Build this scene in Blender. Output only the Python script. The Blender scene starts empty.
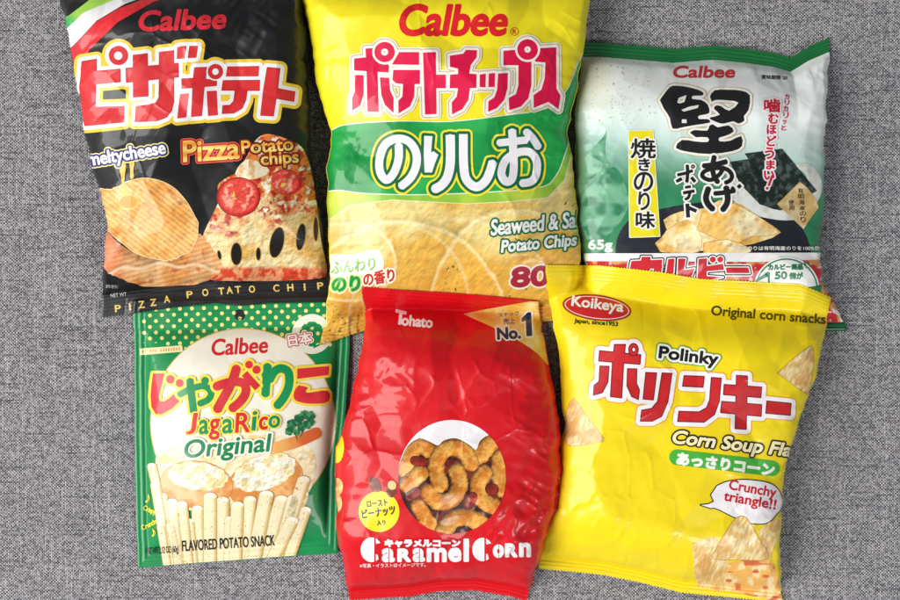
import bpy, math
import numpy as np

# ---------------------------------------------------------------- scale
S = 0.0007            # metres covered by one photo pixel on the cloth
HC = 1000.0           # camera height, in the same pixel units (0.70 m)
CX, CY = 450.0, 300.0
COL = bpy.context.scene.collection

def lin(h, k=1.0):
    h = h.lstrip('#')
    c = [int(h[i:i + 2], 16) / 255 for i in (0, 2, 4)]
    return tuple(k * (v / 12.92 if v <= .04045 else ((v + .055) / 1.055) ** 2.4) for v in c)

# ---------------------------------------------------------------- noise
def vnoise(x, y, seed):
    t = np.random.RandomState(seed).rand(128, 128)
    xi = np.floor(x); yi = np.floor(y); fx = x - xi; fy = y - yi
    fx = fx * fx * (3 - 2 * fx); fy = fy * fy * (3 - 2 * fy)
    a = xi.astype(int) % 128; b = yi.astype(int) % 128
    a1 = (a + 1) % 128; b1 = (b + 1) % 128
    return (t[b, a] * (1 - fx) + t[b, a1] * fx) * (1 - fy) + (t[b1, a] * (1 - fx) + t[b1, a1] * fx) * fy

def fbm(x, y, sc, seed, n=3):
    v = 0; a = .5; s = 0
    for k in range(n):
        v = v + a * vnoise(x / sc + 17.3 * k, y / sc + 5.1 * k, seed + k); s += a
        a *= .5; sc /= 2.1
    return v / s

def ramp(t, a, b):
    t = np.clip((t - a) / (b - a), 0, 1)
    return t * t * (3 - 2 * t)

def mix(c1, c2, t):
    c1 = np.asarray(c1); c2 = np.asarray(c2)
    return c1 * (1 - t[..., None]) + c2 * t[..., None]

def blur(a, r):
    for ax in (0, 1):
        for _ in range(2):
            k = int(r)
            p = np.pad(a, [(k + 1, k) if i == ax else (0, 0) for i in (0, 1)], mode='edge')
            c = np.cumsum(p, axis=ax)
            a = (np.take(c, range(2 * k + 1, c.shape[ax]), ax) - np.take(c, range(0, c.shape[ax] - 2 * k - 1), ax)) / (2 * k + 1)
    return a

# ---------------------------------------------------------------- drawing with outlines -> signed distance
def fr(x0, y0, k):
    return lambda pts: [(x0 + x / k, y0 + y / k) for x, y in pts]

def smooth(pts, n=6):
    P = [pts[0]] + list(pts) + [pts[-1]]
    out = []
    for i in range(1, len(P) - 2):
        p0, p1, p2, p3 = map(np.array, P[i - 1:i + 3])
        for k in range(n):
            t = k / n
            out.append(tuple(.5 * (2 * p1 + (p2 - p0) * t + (2 * p0 - 5 * p1 + 4 * p2 - p3) * t * t + (3 * p1 - p0 - 3 * p2 + p3) * t ** 3)))
    out.append(tuple(pts[-1]))
    return out

def edges_of(loop):
    a = np.array(loop, float)
    return np.hstack([a, np.roll(a, -1, 0)])

def poly(*loops):                       # even-odd
    return [('+', np.vstack([edges_of(l) for l in loops]))]

def hole(*loops):
    return [('-', np.vstack([edges_of(l) for l in loops]))]

def ell(cx, cy, rx, ry=None, ang=0, n=40):
    ry = rx if ry is None else ry
    a = math.radians(ang); o = []
    for i in range(n):
        t = 2 * math.pi * i / n
        x = rx * math.cos(t); y = ry * math.sin(t)
        o.append((cx + x * math.cos(a) + y * math.sin(a), cy - x * math.sin(a) + y * math.cos(a)))
    return o

def ring(c, R, r):
    return poly(ell(c[0], c[1], R), ell(c[0], c[1], r))

def stroke(pts, w, sm=True, cap=False):
    if sm and len(pts) > 2:
        pts = smooth(pts, 5)
    out = []; h = w / 2
    for i in range(len(pts) - 1):
        (x0, y0), (x1, y1) = pts[i], pts[i + 1]
        L = math.hypot(x1 - x0, y1 - y0) or 1e-6
        nx, ny = -(y1 - y0) / L * h, (x1 - x0) / L * h
        out += poly([(x0 + nx, y0 + ny), (x1 + nx, y1 + ny), (x1 - nx, y1 - ny), (x0 - nx, y0 - ny)])
        if i:
            out += poly(ell(x0, y0, h, n=14))
    if cap:
        out += poly(ell(*pts[0], h, n=16)) + poly(ell(*pts[-1], h, n=16))
    return out

def glyphs(body, spacing=1.0):
    c = bpy.data.curves.new('lettering', 'FONT'); c.body = body; c.size = 1
    c.fill_mode = 'NONE'; c.resolution_u = 5; c.space_character = spacing
    o = bpy.data.objects.new('lettering', c)
    m = o.to_mesh()
    v = np.empty(len(m.vertices) * 3); m.vertices.foreach_get('co', v); v = v.reshape(-1, 3)[:, :2]
    e = np.empty(len(m.edges) * 2, int); m.edges.foreach_get('vertices', e); e = e.reshape(-1, 2)
    o.to_mesh_clear(); bpy.data.objects.remove(o); bpy.data.curves.remove(c)
    v = v * [1, -1]
    return v[e[:, 0]], v[e[:, 1]]

def text(body, x, y, w, h, ang=0, shear=0, grow=0, spacing=1.0):
    """ink box w x h with its lower left corner at (x, y), turned by ang degrees"""
    a, b = glyphs(body, spacing)
    al = np.vstack([a, b])
    def sh(p):
        return np.stack([p[:, 0] - shear * p[:, 1], p[:, 1]], 1)
    al = sh(al); mn = al.min(0); mx = al.max(0)
    sx = (w - 2 * grow) / (mx[0] - mn[0]); sy = (h - 2 * grow) / (mx[1] - mn[1])
    t = math.radians(ang)
    def tf(p):
        p = sh(p); px = (p[:, 0] - mn[0]) * sx + grow; py = (p[:, 1] - mx[1]) * sy - grow
        return np.stack([x + px * math.cos(t) + py * math.sin(t), y - px * math.sin(t) + py * math.cos(t)], 1)
    return [('+', np.hstack([tf(a), tf(b)]), grow)]

def vert(chars, boxes, f=None, grow=0.3):
    out = []
    for ch, (x0, y0, x1, y1) in zip(chars, boxes):
        if f: (x0, y0), (x1, y1) = f([(x0, y0), (x1, y1)])
        out += text(ch, x0, y1, x1 - x0, y1 - y0, grow=grow)
    return out

def sdf(shapes, step, margin, pad=None):
    E = np.vstack([s[1] for s in shapes if s[0] == '+'])
    pad = margin if pad is None else pad
    x0 = min(E[:, 0].min(), E[:, 2].min()) - pad - step; x1 = max(E[:, 0].max(), E[:, 2].max()) + pad + step
    y0 = min(E[:, 1].min(), E[:, 3].min()) - pad - step; y1 = max(E[:, 1].max(), E[:, 3].max()) + pad + step
    gx = np.arange(x0, x1 + step, step); gy = np.arange(y0, y1 + step, step)
    F = np.full((len(gy), len(gx)), margin + 1.0)
    for s in shapes:
        ed = s[1]; g = s[2] if len(s) > 2 else 0
        m = margin + g + 1
        bx0 = int(max(0, (min(ed[:, 0].min(), ed[:, 2].min()) - m - x0) // step)); bx1 = int(min(len(gx), (max(ed[:, 0].max(), ed[:, 2].max()) + m - x0) // step + 2))
        by0 = int(max(0, (min(ed[:, 1].min(), ed[:, 3].min()) - m - y0) // step)); by1 = int(min(len(gy), (max(ed[:, 1].max(), ed[:, 3].max()) + m - y0) // step + 2))
        X = gx[bx0:bx1]; Y = gy[by0:by1]
        if len(X) < 1 or len(Y) < 1: continue
        D = np.full((len(Y), len(X)), m); par = np.zeros((len(Y), len(X) + 1), int)
        for ax, ay, bx, by in ed:
            i0 = int(max(0, (min(ax, bx) - m - X[0]) / step)); i1 = int(min(len(X), (max(ax, bx) + m - X[0]) / step + 2))
            j0 = int(max(0, (min(ay, by) - m - Y[0]) / step)); j1 = int(min(len(Y), (max(ay, by) + m - Y[0]) / step + 2))
            if i1 > i0 and j1 > j0:
                dx, dy = bx - ax, by - ay; L2 = dx * dx + dy * dy + 1e-12
                px = X[i0:i1][None, :] - ax; py = Y[j0:j1][:, None] - ay
                t = np.clip((px * dx + py * dy) / L2, 0, 1)
                d = np.hypot(px - t * dx, py - t * dy)
                np.minimum(D[j0:j1, i0:i1], d, out=D[j0:j1, i0:i1])
            if ay != by:
                lo, hi = (ay, by) if ay < by else (by, ay)
                r0 = int(np.searchsorted(Y, lo, 'left')); r1 = int(np.searchsorted(Y, hi, 'left'))
                if r1 > r0:
                    rows = np.arange(r0, r1)
                    xc = ax + (Y[rows] - ay) / (by - ay) * (bx - ax)
                    ci = np.clip(np.searchsorted(X, xc, 'right'), 0, len(X))
                    par[rows, ci] += 1
        ins = (np.cumsum(par, 1)[:, :-1] % 2) == 1
        f = np.where(ins, -D, D) - g
        W = F[by0:by1, bx0:bx1]
        if s[0] == '+': np.minimum(W, f, out=W)
        else: np.maximum(W, -f, out=W)
    return gx, gy, F

# ---------------------------------------------------------------- filled outline -> triangles and quads
def march(F):
    """cells of F < 0 as polygons; returns grid coordinates (col, row) and faces by size"""
    h, w = F.shape; N = h * w
    ins = F < 0
    a = ins[:-1, :-1]; b = ins[:-1, 1:]; c = ins[1:, 1:]; d = ins[1:, :-1]
    code = a * 1 + b * 2 + c * 4 + d * 8
    J, I = np.mgrid[0:h - 1, 0:w - 1]
    cor = {'a': lambda j, i: j * w + i, 'b': lambda j, i: j * w + i + 1, 'c': lambda j, i: (j + 1) * w + i + 1, 'd': lambda j, i: (j + 1) * w + i,
           't': lambda j, i: N + j * w + i, 'u': lambda j, i: N + (j + 1) * w + i, 'l': lambda j, i: 2 * N + j * w + i, 'r': lambda j, i: 2 * N + j * w + i + 1}
    tab = {1: ['atl'], 2: ['tbr'], 3: ['abrl'], 4: ['rcu'], 5: ['atl', 'rcu'], 6: ['tbcu'], 7: ['abcul'.replace('ul', 'ul')], 8: ['lud'],
           9: ['atud'], 10: ['tbr', 'lud'], 11: ['abrud'], 12: ['lrcd'], 13: ['atrcd'], 14: ['tbcdl'], 15: ['abcd']}
    faces = {3: [], 4: [], 5: []}
    for k, ps in tab.items():
        m = code == k
        if not m.any(): continue
        j = J[m]; i = I[m]
        for p in ps:
            faces[len(p)].append(np.stack([cor[q](j, i) for q in p], 1))
    faces = {k: np.vstack(v) for k, v in faces.items() if v}
    if not faces: return None
    ids = np.unique(np.concatenate([f.ravel() for f in faces.values()]))
    kind = ids // N; r = ids % N; j = r // w; i = r % w
    x = i.astype(float); y = j.astype(float)
    hm = kind == 1; f0 = F[j[hm], i[hm]]; f1 = F[j[hm], i[hm] + 1]; x[hm] += f0 / (f0 - f1)
    vm = kind == 2; f0 = F[j[vm], i[vm]]; f1 = F[j[vm] + 1, i[vm]]; y[vm] += f0 / (f0 - f1)
    faces = {k: np.searchsorted(ids, f) for k, f in faces.items()}
    return x, y, faces, kind > 0

def build_mesh(name, co, faces, mat, parent=None, cols=None, flip=True):
    me = bpy.data.meshes.new(name)
    fl = [f[:, ::-1] if flip else f for f in faces.values()]
    loops = np.concatenate([f.ravel() for f in fl])
    tot = np.concatenate([np.full(len(f), f.shape[1]) for f in fl])
    me.vertices.add(len(co)); me.vertices.foreach_set('co', np.ascontiguousarray(co, dtype=np.float32).ravel())
    me.loops.add(len(loops)); me.loops.foreach_set('vertex_index', loops.astype(np.int32))
    me.polygons.add(len(tot)); me.polygons.foreach_set('loop_start', np.concatenate([[0], np.cumsum(tot)[:-1]]).astype(np.int32))
    me.polygons.foreach_set('use_smooth', np.ones(len(tot), bool))
    me.update(calc_edges=True)
    if cols is not None:
        at = me.color_attributes.new('ink', 'FLOAT_COLOR', 'POINT')
        c = np.ones((len(co), 4), np.float32); c[:, :3] = np.clip(cols, 0, 1)
        at.data.foreach_set('color', c.ravel())
    me.materials.append(mat)
    o = bpy.data.objects.new(name, me); COL.objects.link(o)
    if parent: o.parent = parent
    return o

# ---------------------------------------------------------------- materials
MATS = {}
def film_nodes(m, rough, coat):
    m.use_nodes = True; nt = m.node_tree; b = nt.nodes['Principled BSDF']
    b.inputs['Roughness'].default_value = rough
    b.inputs['IOR'].default_value = 1.5
    b.inputs['Coat Weight'].default_value = coat; b.inputs['Coat Roughness'].default_value = .06; b.inputs['Specular IOR Level'].default_value = .35
    tc = nt.nodes.new('ShaderNodeNewGeometry')
    no = nt.nodes.new('ShaderNodeTexNoise'); no.inputs['Scale'].default_value = 130; no.inputs['Detail'].default_value = 3
    nt.links.new(tc.outputs['Position'], no.inputs['Vector'])
    bu = nt.nodes.new('ShaderNodeBump'); bu.inputs['Strength'].default_value = .1; bu.inputs['Distance'].default_value = .0006
    nt.links.new(no.outputs['Fac'], bu.inputs['Height']); nt.links.new(bu.outputs['Normal'], b.inputs['Normal'])
    nt.links.new(bu.outputs['Normal'], b.inputs['Coat Normal'])
    return nt, b, no

GLOSS = dict(rough=.44, coat=.3)
def ink(h, rough=None, coat=None, metal=0):
    key = (h, rough, coat, metal)
    if key in MATS: return MATS[key]
    m = bpy.data.materials.new('printed_film')
    nt, b, no = film_nodes(m, GLOSS['rough'] if rough is None else rough, GLOSS['coat'] if coat is None else coat)
    c = lin(h)
    mx = nt.nodes.new('ShaderNodeMix'); mx.data_type = 'RGBA'
    mx.inputs['A'].default_value = (*[v * .93 for v in c], 1); mx.inputs['B'].default_value = (*[min(1, v * 1.05) for v in c], 1)
    nt.links.new(no.outputs['Fac'], mx.inputs['Factor']); nt.links.new(mx.outputs['Result'], b.inputs['Base Color'])
    b.inputs['Metallic'].default_value = metal
    MATS[key] = m
    return m

def picture_mat():
    if 'pic' in MATS: return MATS['pic']
    m = bpy.data.materials.new('printed_picture_film')
    nt, b, no = film_nodes(m, GLOSS['rough'], GLOSS['coat'])
    at = nt.nodes.new('ShaderNodeAttribute'); at.attribute_name = 'ink'
    nt.links.new(at.outputs['Color'], b.inputs['Base Color'])
    MATS['pic'] = m
    return m

# ---------------------------------------------------------------- bags
PAD = 90
GW, GH = 900 + 2 * PAD, 600 + 2 * PAD
QX, QY = np.meshgrid(np.arange(GW) - PAD, np.arange(GH) - PAD)
QX = QX.astype(float); QY = QY.astype(float)
HEAP = np.zeros((GH, GW))           # how high things already lie, in pixel units

def fcurve(pts):
    a = np.array(pts, float)
    return a

class Bag:
    def __init__(s, name, label, cat, left, right, top, bottom, hm=42, seal=(12, 12), side=0, film='#ffffff', seals=None,
                 rough=1.0, seed=1, hot=None, teeth=.9, crimp=.35, film_col=None, group=None, below=None, ease=62):
        s.e = bpy.data.objects.new(name, None); COL.objects.link(s.e)
        s.e['label'] = label; s.e['category'] = cat; s.e['group'] = 'snack bags laid out on the grey cloth'
        L, R, T, B = [np.array(p, float) for p in (left, right, top, bottom)]
        s.L, s.R, s.T, s.B = L, R, T, B
        x0 = int(L[:, 0].min() - 14 + PAD); x1 = int(R[:, 0].max() + 14 + PAD)
        y0 = int(T[:, 1].min() - 14 + PAD); y1 = int(B[:, 1].max() + 14 + PAD)
        x0 = max(0, x0); y0 = max(0, y0); x1 = min(GW, x1); y1 = min(GH, y1)
        s.x0, s.y0 = x0 - PAD, y0 - PAD
        qx = QX[y0:y1, x0:x1]; qy = QY[y0:y1, x0:x1]
        z = np.zeros_like(qx)
        wob = 3.0 if not side else .5
        tz = lambda x: teeth * (np.abs(((x / 3.1) % 1) - .5) * 2 - .5)
        hp = HEAP[y0:y1, x0:x1]; hp = np.maximum(blur(hp, 4), hp); hp = np.where(hp > .02, hp + 2.5, 0)
        for it in range(4):
            px = CX + (qx - CX) * HC / (HC - z); py = CY + (qy - CY) * HC / (HC - z)
            xl = np.interp(py, L[:, 1], L[:, 0]) + wob * (vnoise(py / 17, py * 0, seed + 101) + .5 * vnoise(py / 7, py * 0, seed + 102) - .75); xr = np.interp(py, R[:, 1], R[:, 0]) - wob * (vnoise(py / 15, py * 0, seed + 103) + .5 * vnoise(py / 6, py * 0, seed + 104) - .75)
            yt = np.interp(px, T[:, 0], T[:, 1]); yb = np.interp(px, B[:, 0], B[:, 1])
            dt = py - yt - seal[0]; db = yb - py - seal[1]
            e = ease
            bt = np.sin(np.clip(dt / e, 0, 1) * math.pi / 2) ** .85; bb = np.sin(np.clip(db / e, 0, 1) * math.pi / 2) ** .85
            Bv = bt * bb
            z = np.maximum(.40 * hm * Bv if not side else z * 0, hp)
        s.E = np.minimum(np.minimum(px - xl, xr - px), np.minimum(py - yt - tz(px), yb + tz(px + 1) - py))
        s.dt, s.db = dt, db
        u = np.clip((px - xl - side) / (xr - xl - 2 * side), 0, 1) * 2 - 1
        A = np.clip(1 - np.abs(u) ** 2.5, 0, 1) ** .6
        rs = np.random.RandomState(seed)
        zm = (.40 if not side else .12) * hm * Bv
        up = hm * Bv * A * (.60 if not side else .88)
        # ---- creases of the film
        wr = np.zeros_like(px)
        pts = rs.rand(52, 2) * [px.max() - px.min(), py.max() - py.min()] + [px.min(), py.min()]
        wx = px + 14 * (fbm(px, py, 40, seed + 3) - .5); wy = py + 14 * (fbm(px, py, 40, seed + 9) - .5)
        f1 = np.full_like(px, 1e9); f2 = f1.copy()
        for (ax, ay) in pts:
            a = rs.rand() * math.pi; st = 1.0 + .9 * rs.rand()
            dx = wx - ax; dy = wy - ay
            d = np.hypot((dx * math.cos(a) + dy * math.sin(a)) * st, (-dx * math.sin(a) + dy * math.cos(a)) / st)
            f2 = np.minimum(f2, np.maximum(f1, d)); f1 = np.minimum(f1, d)
        amp = .35 + .9 * fbm(px, py, 90, seed + 21)
        wr += .05 * np.minimum(f1, 30) * amp
        ff = []                                   # flat facets meeting in crisp folds
        for q_ in range(2):
            d2 = np.full_like(px, 1e9)
            for (ax, ay) in rs.rand(46, 2) * [px.max() - px.min(), py.max() - py.min()] + [px.min(), py.min()]:
                d2 = np.minimum(d2, (.3 * wx + .7 * px - ax) ** 2 + (.3 * wy + .7 * py - ay) ** 2)
            ff.append(np.minimum(d2, 3600))
        wr += (ff[0] - ff[1]) / 320 * (.55 + amp * .6)
        ed = np.exp(-(f2 - f1) / 1.7); wr += 1.5 * ed * ramp(fbm(px, py, 55, seed + 33, 2), .42, .62) * amp
        n1 = fbm(px, py, 46, seed + 5, 2); wr += 2.2 * (1 - np.abs(2 * n1 - 1)) * amp
        n2 = vnoise((px * .8 + py * .6) / 15, (-px * .6 + py * .8) / 48, seed + 7)
        wr += .8 * (1 - np.abs(2 * n2 - 1)) * amp
        # pleats running from the seals and from the long sides
        for dist, lng, sd in ((dt, px, 31), (db, px, 47)):
            lw = lng + 10 * fbm(px, py, 30, seed + sd + 5, 2); n = vnoise(lw / 17 + .02 * dist, dist / 45, seed + sd); m = vnoise(lw / 38 + .02 * dist, dist / 90, seed + sd + 1); o = vnoise(lng / 60, dist / 200, seed + sd + 2)
            fall = np.exp(-np.clip(dist, 0, 999) / (14 + 40 * o)) * ramp(dist, -2, 8)
            wr += fall * (3.2 * (1 - np.abs(2 * n - 1)) * (o > .2) + 6.0 * np.abs(2 * m - 1))
        for dist, sd in ((px - xl, 61), (xr - px, 71)):
            n = vnoise(dist / 80, (py + .4 * dist) / 12, seed + sd)
            wr += np.exp(-np.clip(dist, 0, 999) / 22) * 2.6 * (1 - np.abs(2 * n - 1)) * ramp(dist, 0, 9)
        if hot is not None:                 # crushed corners
            for hx, hy, hr, ha in hot:
                g = np.exp(-(((px - hx) ** 2 + (py - hy) ** 2) / hr ** 2))
                c1 = vnoise((px + .5 * py) / 9, (py - .5 * px) / 22, seed + 81); c2 = vnoise((px * .6 - py * .8) / 7, (px * .8 + py * .6) / 16, seed + 82)
                wr += ha * g * ((1 - np.abs(2 * c1 - 1)) * 2.6 + (1 - np.abs(2 * c2 - 1)) * 1.6)
        body = ramp(np.minimum(dt, db), -1, 10) * ramp(s.E - side, 0, 8)
        # long straight folds pressed into the film
        for _ in range(26):
            x_ = px.min() + rs.rand() * (px.max() - px.min()); y_ = py.min() + rs.rand() * (py.max() - py.min()); t_ = rs.rand() * math.pi; l_ = 14 + 34 * rs.rand()
            al = (px - x_) * math.cos(t_) + (py - y_) * math.sin(t_); ac = -(px - x_) * math.sin(t_) + (py - y_) * math.cos(t_) + .004 * al * al * (rs.rand() - .5)
            wr += (1.6 + 1.6 * rs.rand()) * (rs.rand() - .3) * np.exp(-np.abs(ac) / 6.5) * np.exp(-(al / l_) ** 2)
        wr = .5 * wr + .5 * blur(wr, 1)
        wav = 2.4 * fbm(px, py * .2, 34, seed + 90, 2) * ramp(-np.minimum(dt, db), -4, 6)
        sealm = ramp(-np.minimum(dt, db), -.5, 1.5)
        cr = crimp * sealm * np.sin(np.where(dt < db, dt, db) * 2 * math.pi / 3.6)
        sr = 0
        if side: sr = .35 * ramp(-(s.E - side), -1, 1) * np.sin(s.E * 1.1)
        top = zm + up + wr * body * rough * .62 + .7 + wav + sr
        bot = np.clip(zm - hm * Bv * A * .40, 0, None) + wav
        under = HEAP[y0:y1, x0:x1]
        base = np.maximum(blur(under, 4), under) * 1.0
        base = np.where(base > .02, base + .5, base)
        k = 2.2
        t2 = k * np.logaddexp(top / k, (base + 2.3) / k); t2 = np.where(base > .02, t2, top)
        t2 = top + (t2 - top) * ramp(base, 0, 2)
        t2 = t2 + cr
        bot = np.minimum(np.maximum(bot, base + .1), t2 - .5)
        rim = ramp(s.E, 0, 2.0)
        zrim = np.maximum(zm, base) + .45 + wav
        s.top = zrim + (t2 - zrim) * np.maximum(rim, 0); s.bot = np.minimum(bot, s.top - .12)
        s.bot = s.top - (s.top - s.bot) * rim
        s.top = np.maximum(s.top, np.where(base > .02, base + 1.9, -1))
        HEAP[y0:y1, x0:x1] = np.where(s.E > -.5, np.maximum(under, s.top), under)
        # ---- meshes
        sc = seals or (film, film)
        inside = -s.E
        s.part('film_body', np.maximum(inside, np.maximum(-dt, -db)), ink(film) if film_col is None else None, film_col, px, py)
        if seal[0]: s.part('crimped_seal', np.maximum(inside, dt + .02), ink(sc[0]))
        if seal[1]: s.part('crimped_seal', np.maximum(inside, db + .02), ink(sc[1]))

    def part(s, name, F, mat, colf=None, px=None, py=None):
        r = march(F)
        if r is None: return
        x, y, faces, bd = r
        i = np.clip(x, 0, F.shape[1] - 1.001); j = np.clip(y, 0, F.shape[0] - 1.001)
        zt = bil(s.top, i, j); zb = bil(s.bot, i, j)
        n = len(x)
        co = np.zeros((2 * n, 3)); co[:, 0] = np.tile((x + s.x0 - CX) * S, 2); co[:, 1] = np.tile((CY - y - s.y0) * S, 2)
        co[:n, 2] = zt * S; co[n:, 2] = zb * S
        f2 = {}
        for k, f in faces.items(): f2[k] = np.vstack([f, f[:, ::-1] + n])
        cols = None
        if colf is not None:
            cols = colf(bil(px, i, j), bil(py, i, j)); cols = np.vstack([cols, cols]); mat = picture_mat()
        return build_mesh(name, co, f2, mat, s.e, cols)

    def art(s, name, shapes, layers, lv=1, step=.5, parent=None, colf=None, clip=.8, label=None, names=None, seal_ok=True):
        """print shapes on the film; layers = [(growth, colour), ...] from the outermost in"""
        mg = max(l[0] for l in layers)
        gx, gy, F = sdf(shapes, step, max(mg + 1, 1.5), pad=mg + 1)
        PX, PY = np.meshgrid(gx, gy)
        q = PX.copy(); r = PY.copy()
        for it in range(6):
            z = s.height(q, r)
            q = .3 * q + .7 * (CX + (PX - CX) * (HC - z) / HC); r = .3 * r + .7 * (CY + (PY - CY) * (HC - z) / HC)
        Ev = bil(s.E, q - s.x0, r - s.y0)
        objs = []
        for k, (g, c) in enumerate(layers):
            Fk = np.maximum(F - g, clip - Ev)
            m = march(Fk)
            if m is None: continue
            x, y, faces, _ = m
            i = np.clip(x, 0, Fk.shape[1] - 1.001); j = np.clip(y, 0, Fk.shape[0] - 1.001)
            xx = bil(q, i, j); yy = bil(r, i, j)
            co = np.zeros((len(x), 3)); co[:, 0] = (xx - CX) * S; co[:, 1] = (CY - yy) * S
            co[:, 2] = s.height(xx, yy) * S + .00009 + .000045 * (lv + k)
            cols = None; mat = None
            if callable(c):
                C2 = c(PX, PY); cols = np.stack([bil(C2[..., n], i, j) for n in range(3)], 1); mat = picture_mat()
            else: mat = ink(c)
            objs.append((k, co, faces, mat, cols))
        if not objs: return None
        k, co, faces, mat, cols = objs[-1]
        top = build_mesh(name, co, faces, mat, parent or s.e, cols)
        if label: top['label'] = label
        for k, co, faces, mat, cols in objs[:-1]:
            if parent: build_mesh('outline', co, faces, mat, parent, cols)
            else: build_mesh('outline', co, faces, mat, top, cols)
        return top

    def height(s, x, y):
        return bil(s.top, x - s.x0, y - s.y0)

def bil(A, i, j):
    i = np.clip(i, 0, A.shape[1] - 1.001); j = np.clip(j, 0, A.shape[0] - 1.001)
    a = i.astype(int); b = j.astype(int); f = i - a; g = j - b
    return (A[b, a] * (1 - f) + A[b, a + 1] * f) * (1 - g) + (A[b + 1, a] * (1 - f) + A[b + 1, a + 1] * f) * g

# ---------------------------------------------------------------- printed pictures (pigment only)
def relief(h, k=.55, lx=-.5, ly=-.7):
    gy, gx = np.gradient(h)
    return np.clip(.62 - k * (gx * -lx * -1 + gy * -ly * -1) * -1, .0, 1.4)

def seg_d(X, Y, pts):
    d = np.full(X.shape, 1e9)
    if len(pts) == 1: return np.hypot(X - pts[0][0], Y - pts[0][1])
    for (ax, ay), (bx, by) in zip(pts[:-1], pts[1:]):
        dx, dy = bx - ax, by - ay
        t = np.clip(((X - ax) * dx + (Y - ay) * dy) / (dx * dx + dy * dy), 0, 1)
        d = np.minimum(d, np.hypot(X - ax - t * dx, Y - ay - t * dy))
    return d

def tube_picture(X, Y, pieces, bg, step_k=2.0):
    """snack pieces drawn as the printed photograph shows them"""
    best = np.full(X.shape, -1e3); out = bg.copy()
    for n, (pts, r, c1, c2, lift, bump) in enumerate(pieces):
        P = smooth(pts, 5) if len(pts) > 2 else pts
        d = seg_d(X, Y, P) + (fbm(X, Y, 3.2, 300 + n, 2) - .5) * r * .22 * bump
        h = np.sqrt(np.clip(r * r - d * d, 0, None))
        m = (d < r)
        hb = h + bump * 1.5 * fbm(X, Y, 2.6, 310 + n, 2)
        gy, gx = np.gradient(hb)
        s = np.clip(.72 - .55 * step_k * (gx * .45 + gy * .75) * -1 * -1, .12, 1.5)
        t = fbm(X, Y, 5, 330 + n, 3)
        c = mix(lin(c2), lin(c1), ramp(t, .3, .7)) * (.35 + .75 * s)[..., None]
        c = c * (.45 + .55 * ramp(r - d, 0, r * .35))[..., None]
        z = lift
        out = np.where((m & (z >= best))[..., None], c, out)
        best = np.where(m, np.maximum(best, z), best)
    return out

def emb(X, Y, sc, seed, k=.3, n=3):
    h = fbm(X, Y, sc, seed, n); gy, gx = np.gradient(h)
    d = -(gx + 1.4 * gy); d = d / (d.std() + 1e-6)
    return np.clip(1 + k * .45 * d, .45, 1.35)[..., None]

def c_chip(base='#F2B75A', light='#FBD694', dark='#D9853A', ang=40, per=3.6, seed=5, ridge=.14):
    def f(X, Y):
        t = fbm(X, Y, 22, seed, 4); u = fbm(X, Y, 6, seed + 8, 3)
        c = mix(lin(base), lin(light), ramp(t, .35, .7)); c = mix(c, lin(dark), ramp(u, .6, .8) * .7)
        a = math.radians(ang); w = np.sin((X * math.sin(a) - Y * math.cos(a)) * 2 * math.pi / per)
        c = c * (1 + ridge * w)[..., None] * emb(X, Y, 9 if ridge else 16, seed + 40, .16 if ridge else .26)
        k = vnoise(X / 1.3, Y / 1.3, seed + 60)
        return mix(c, lin('#8a4a20'), ramp(k, .93, .98) * .7)
    return f

def c_gold_area(X, Y):
    t = fbm(X, Y, 46, 71, 3); u = fbm(X, Y, 13, 75, 4)
    c = mix(lin('#E9B64A'), lin('#F3DC8E'), ramp(t + (230 - Y) / 300, .38, .72)); c = mix(c, lin('#DE9A32'), ramp(u + (Y - 250) / 400, .58, .85) * .6)
    d1 = np.abs(np.hypot(X - 455, (Y - 315) * 1.1) - 105); c = mix(c, lin('#F9EBB2'), np.exp(-(d1 / 1.6) ** 2) * .5)
    d2 = np.abs(np.hypot(X - 390, (Y - 300)) - 78); c = mix(c, lin('#F9EBB2'), np.exp(-(d2 / 1.5) ** 2) * .45)
    for cx_, cy_, r_, q_ in ((400, 330, 112, 1.0), (520, 318, 96, .85), (348, 262, 52, 1.2)):
        d = np.hypot(X - cx_, (Y - cy_) * q_) + 5 * fbm(X, Y, 18, 140, 2); c = c * (1 - .16 * np.exp(-(np.clip(d - r_, 0, 99) / 7)) * (d > r_))[..., None]
        c = mix(c, lin('#FBF0C0'), np.exp(-((d - r_ + 2) / 1.6) ** 2) * .55)
    c = c * emb(X, Y, 7, 78, .2, 4)
    k = vnoise(X / 1.7, Y / 1.7, 91) * ramp(fbm(X, Y, 30, 93, 2), .35, .65)
    return mix(c, lin('#5d5a1c'), ramp(k, .80, .88))

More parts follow.
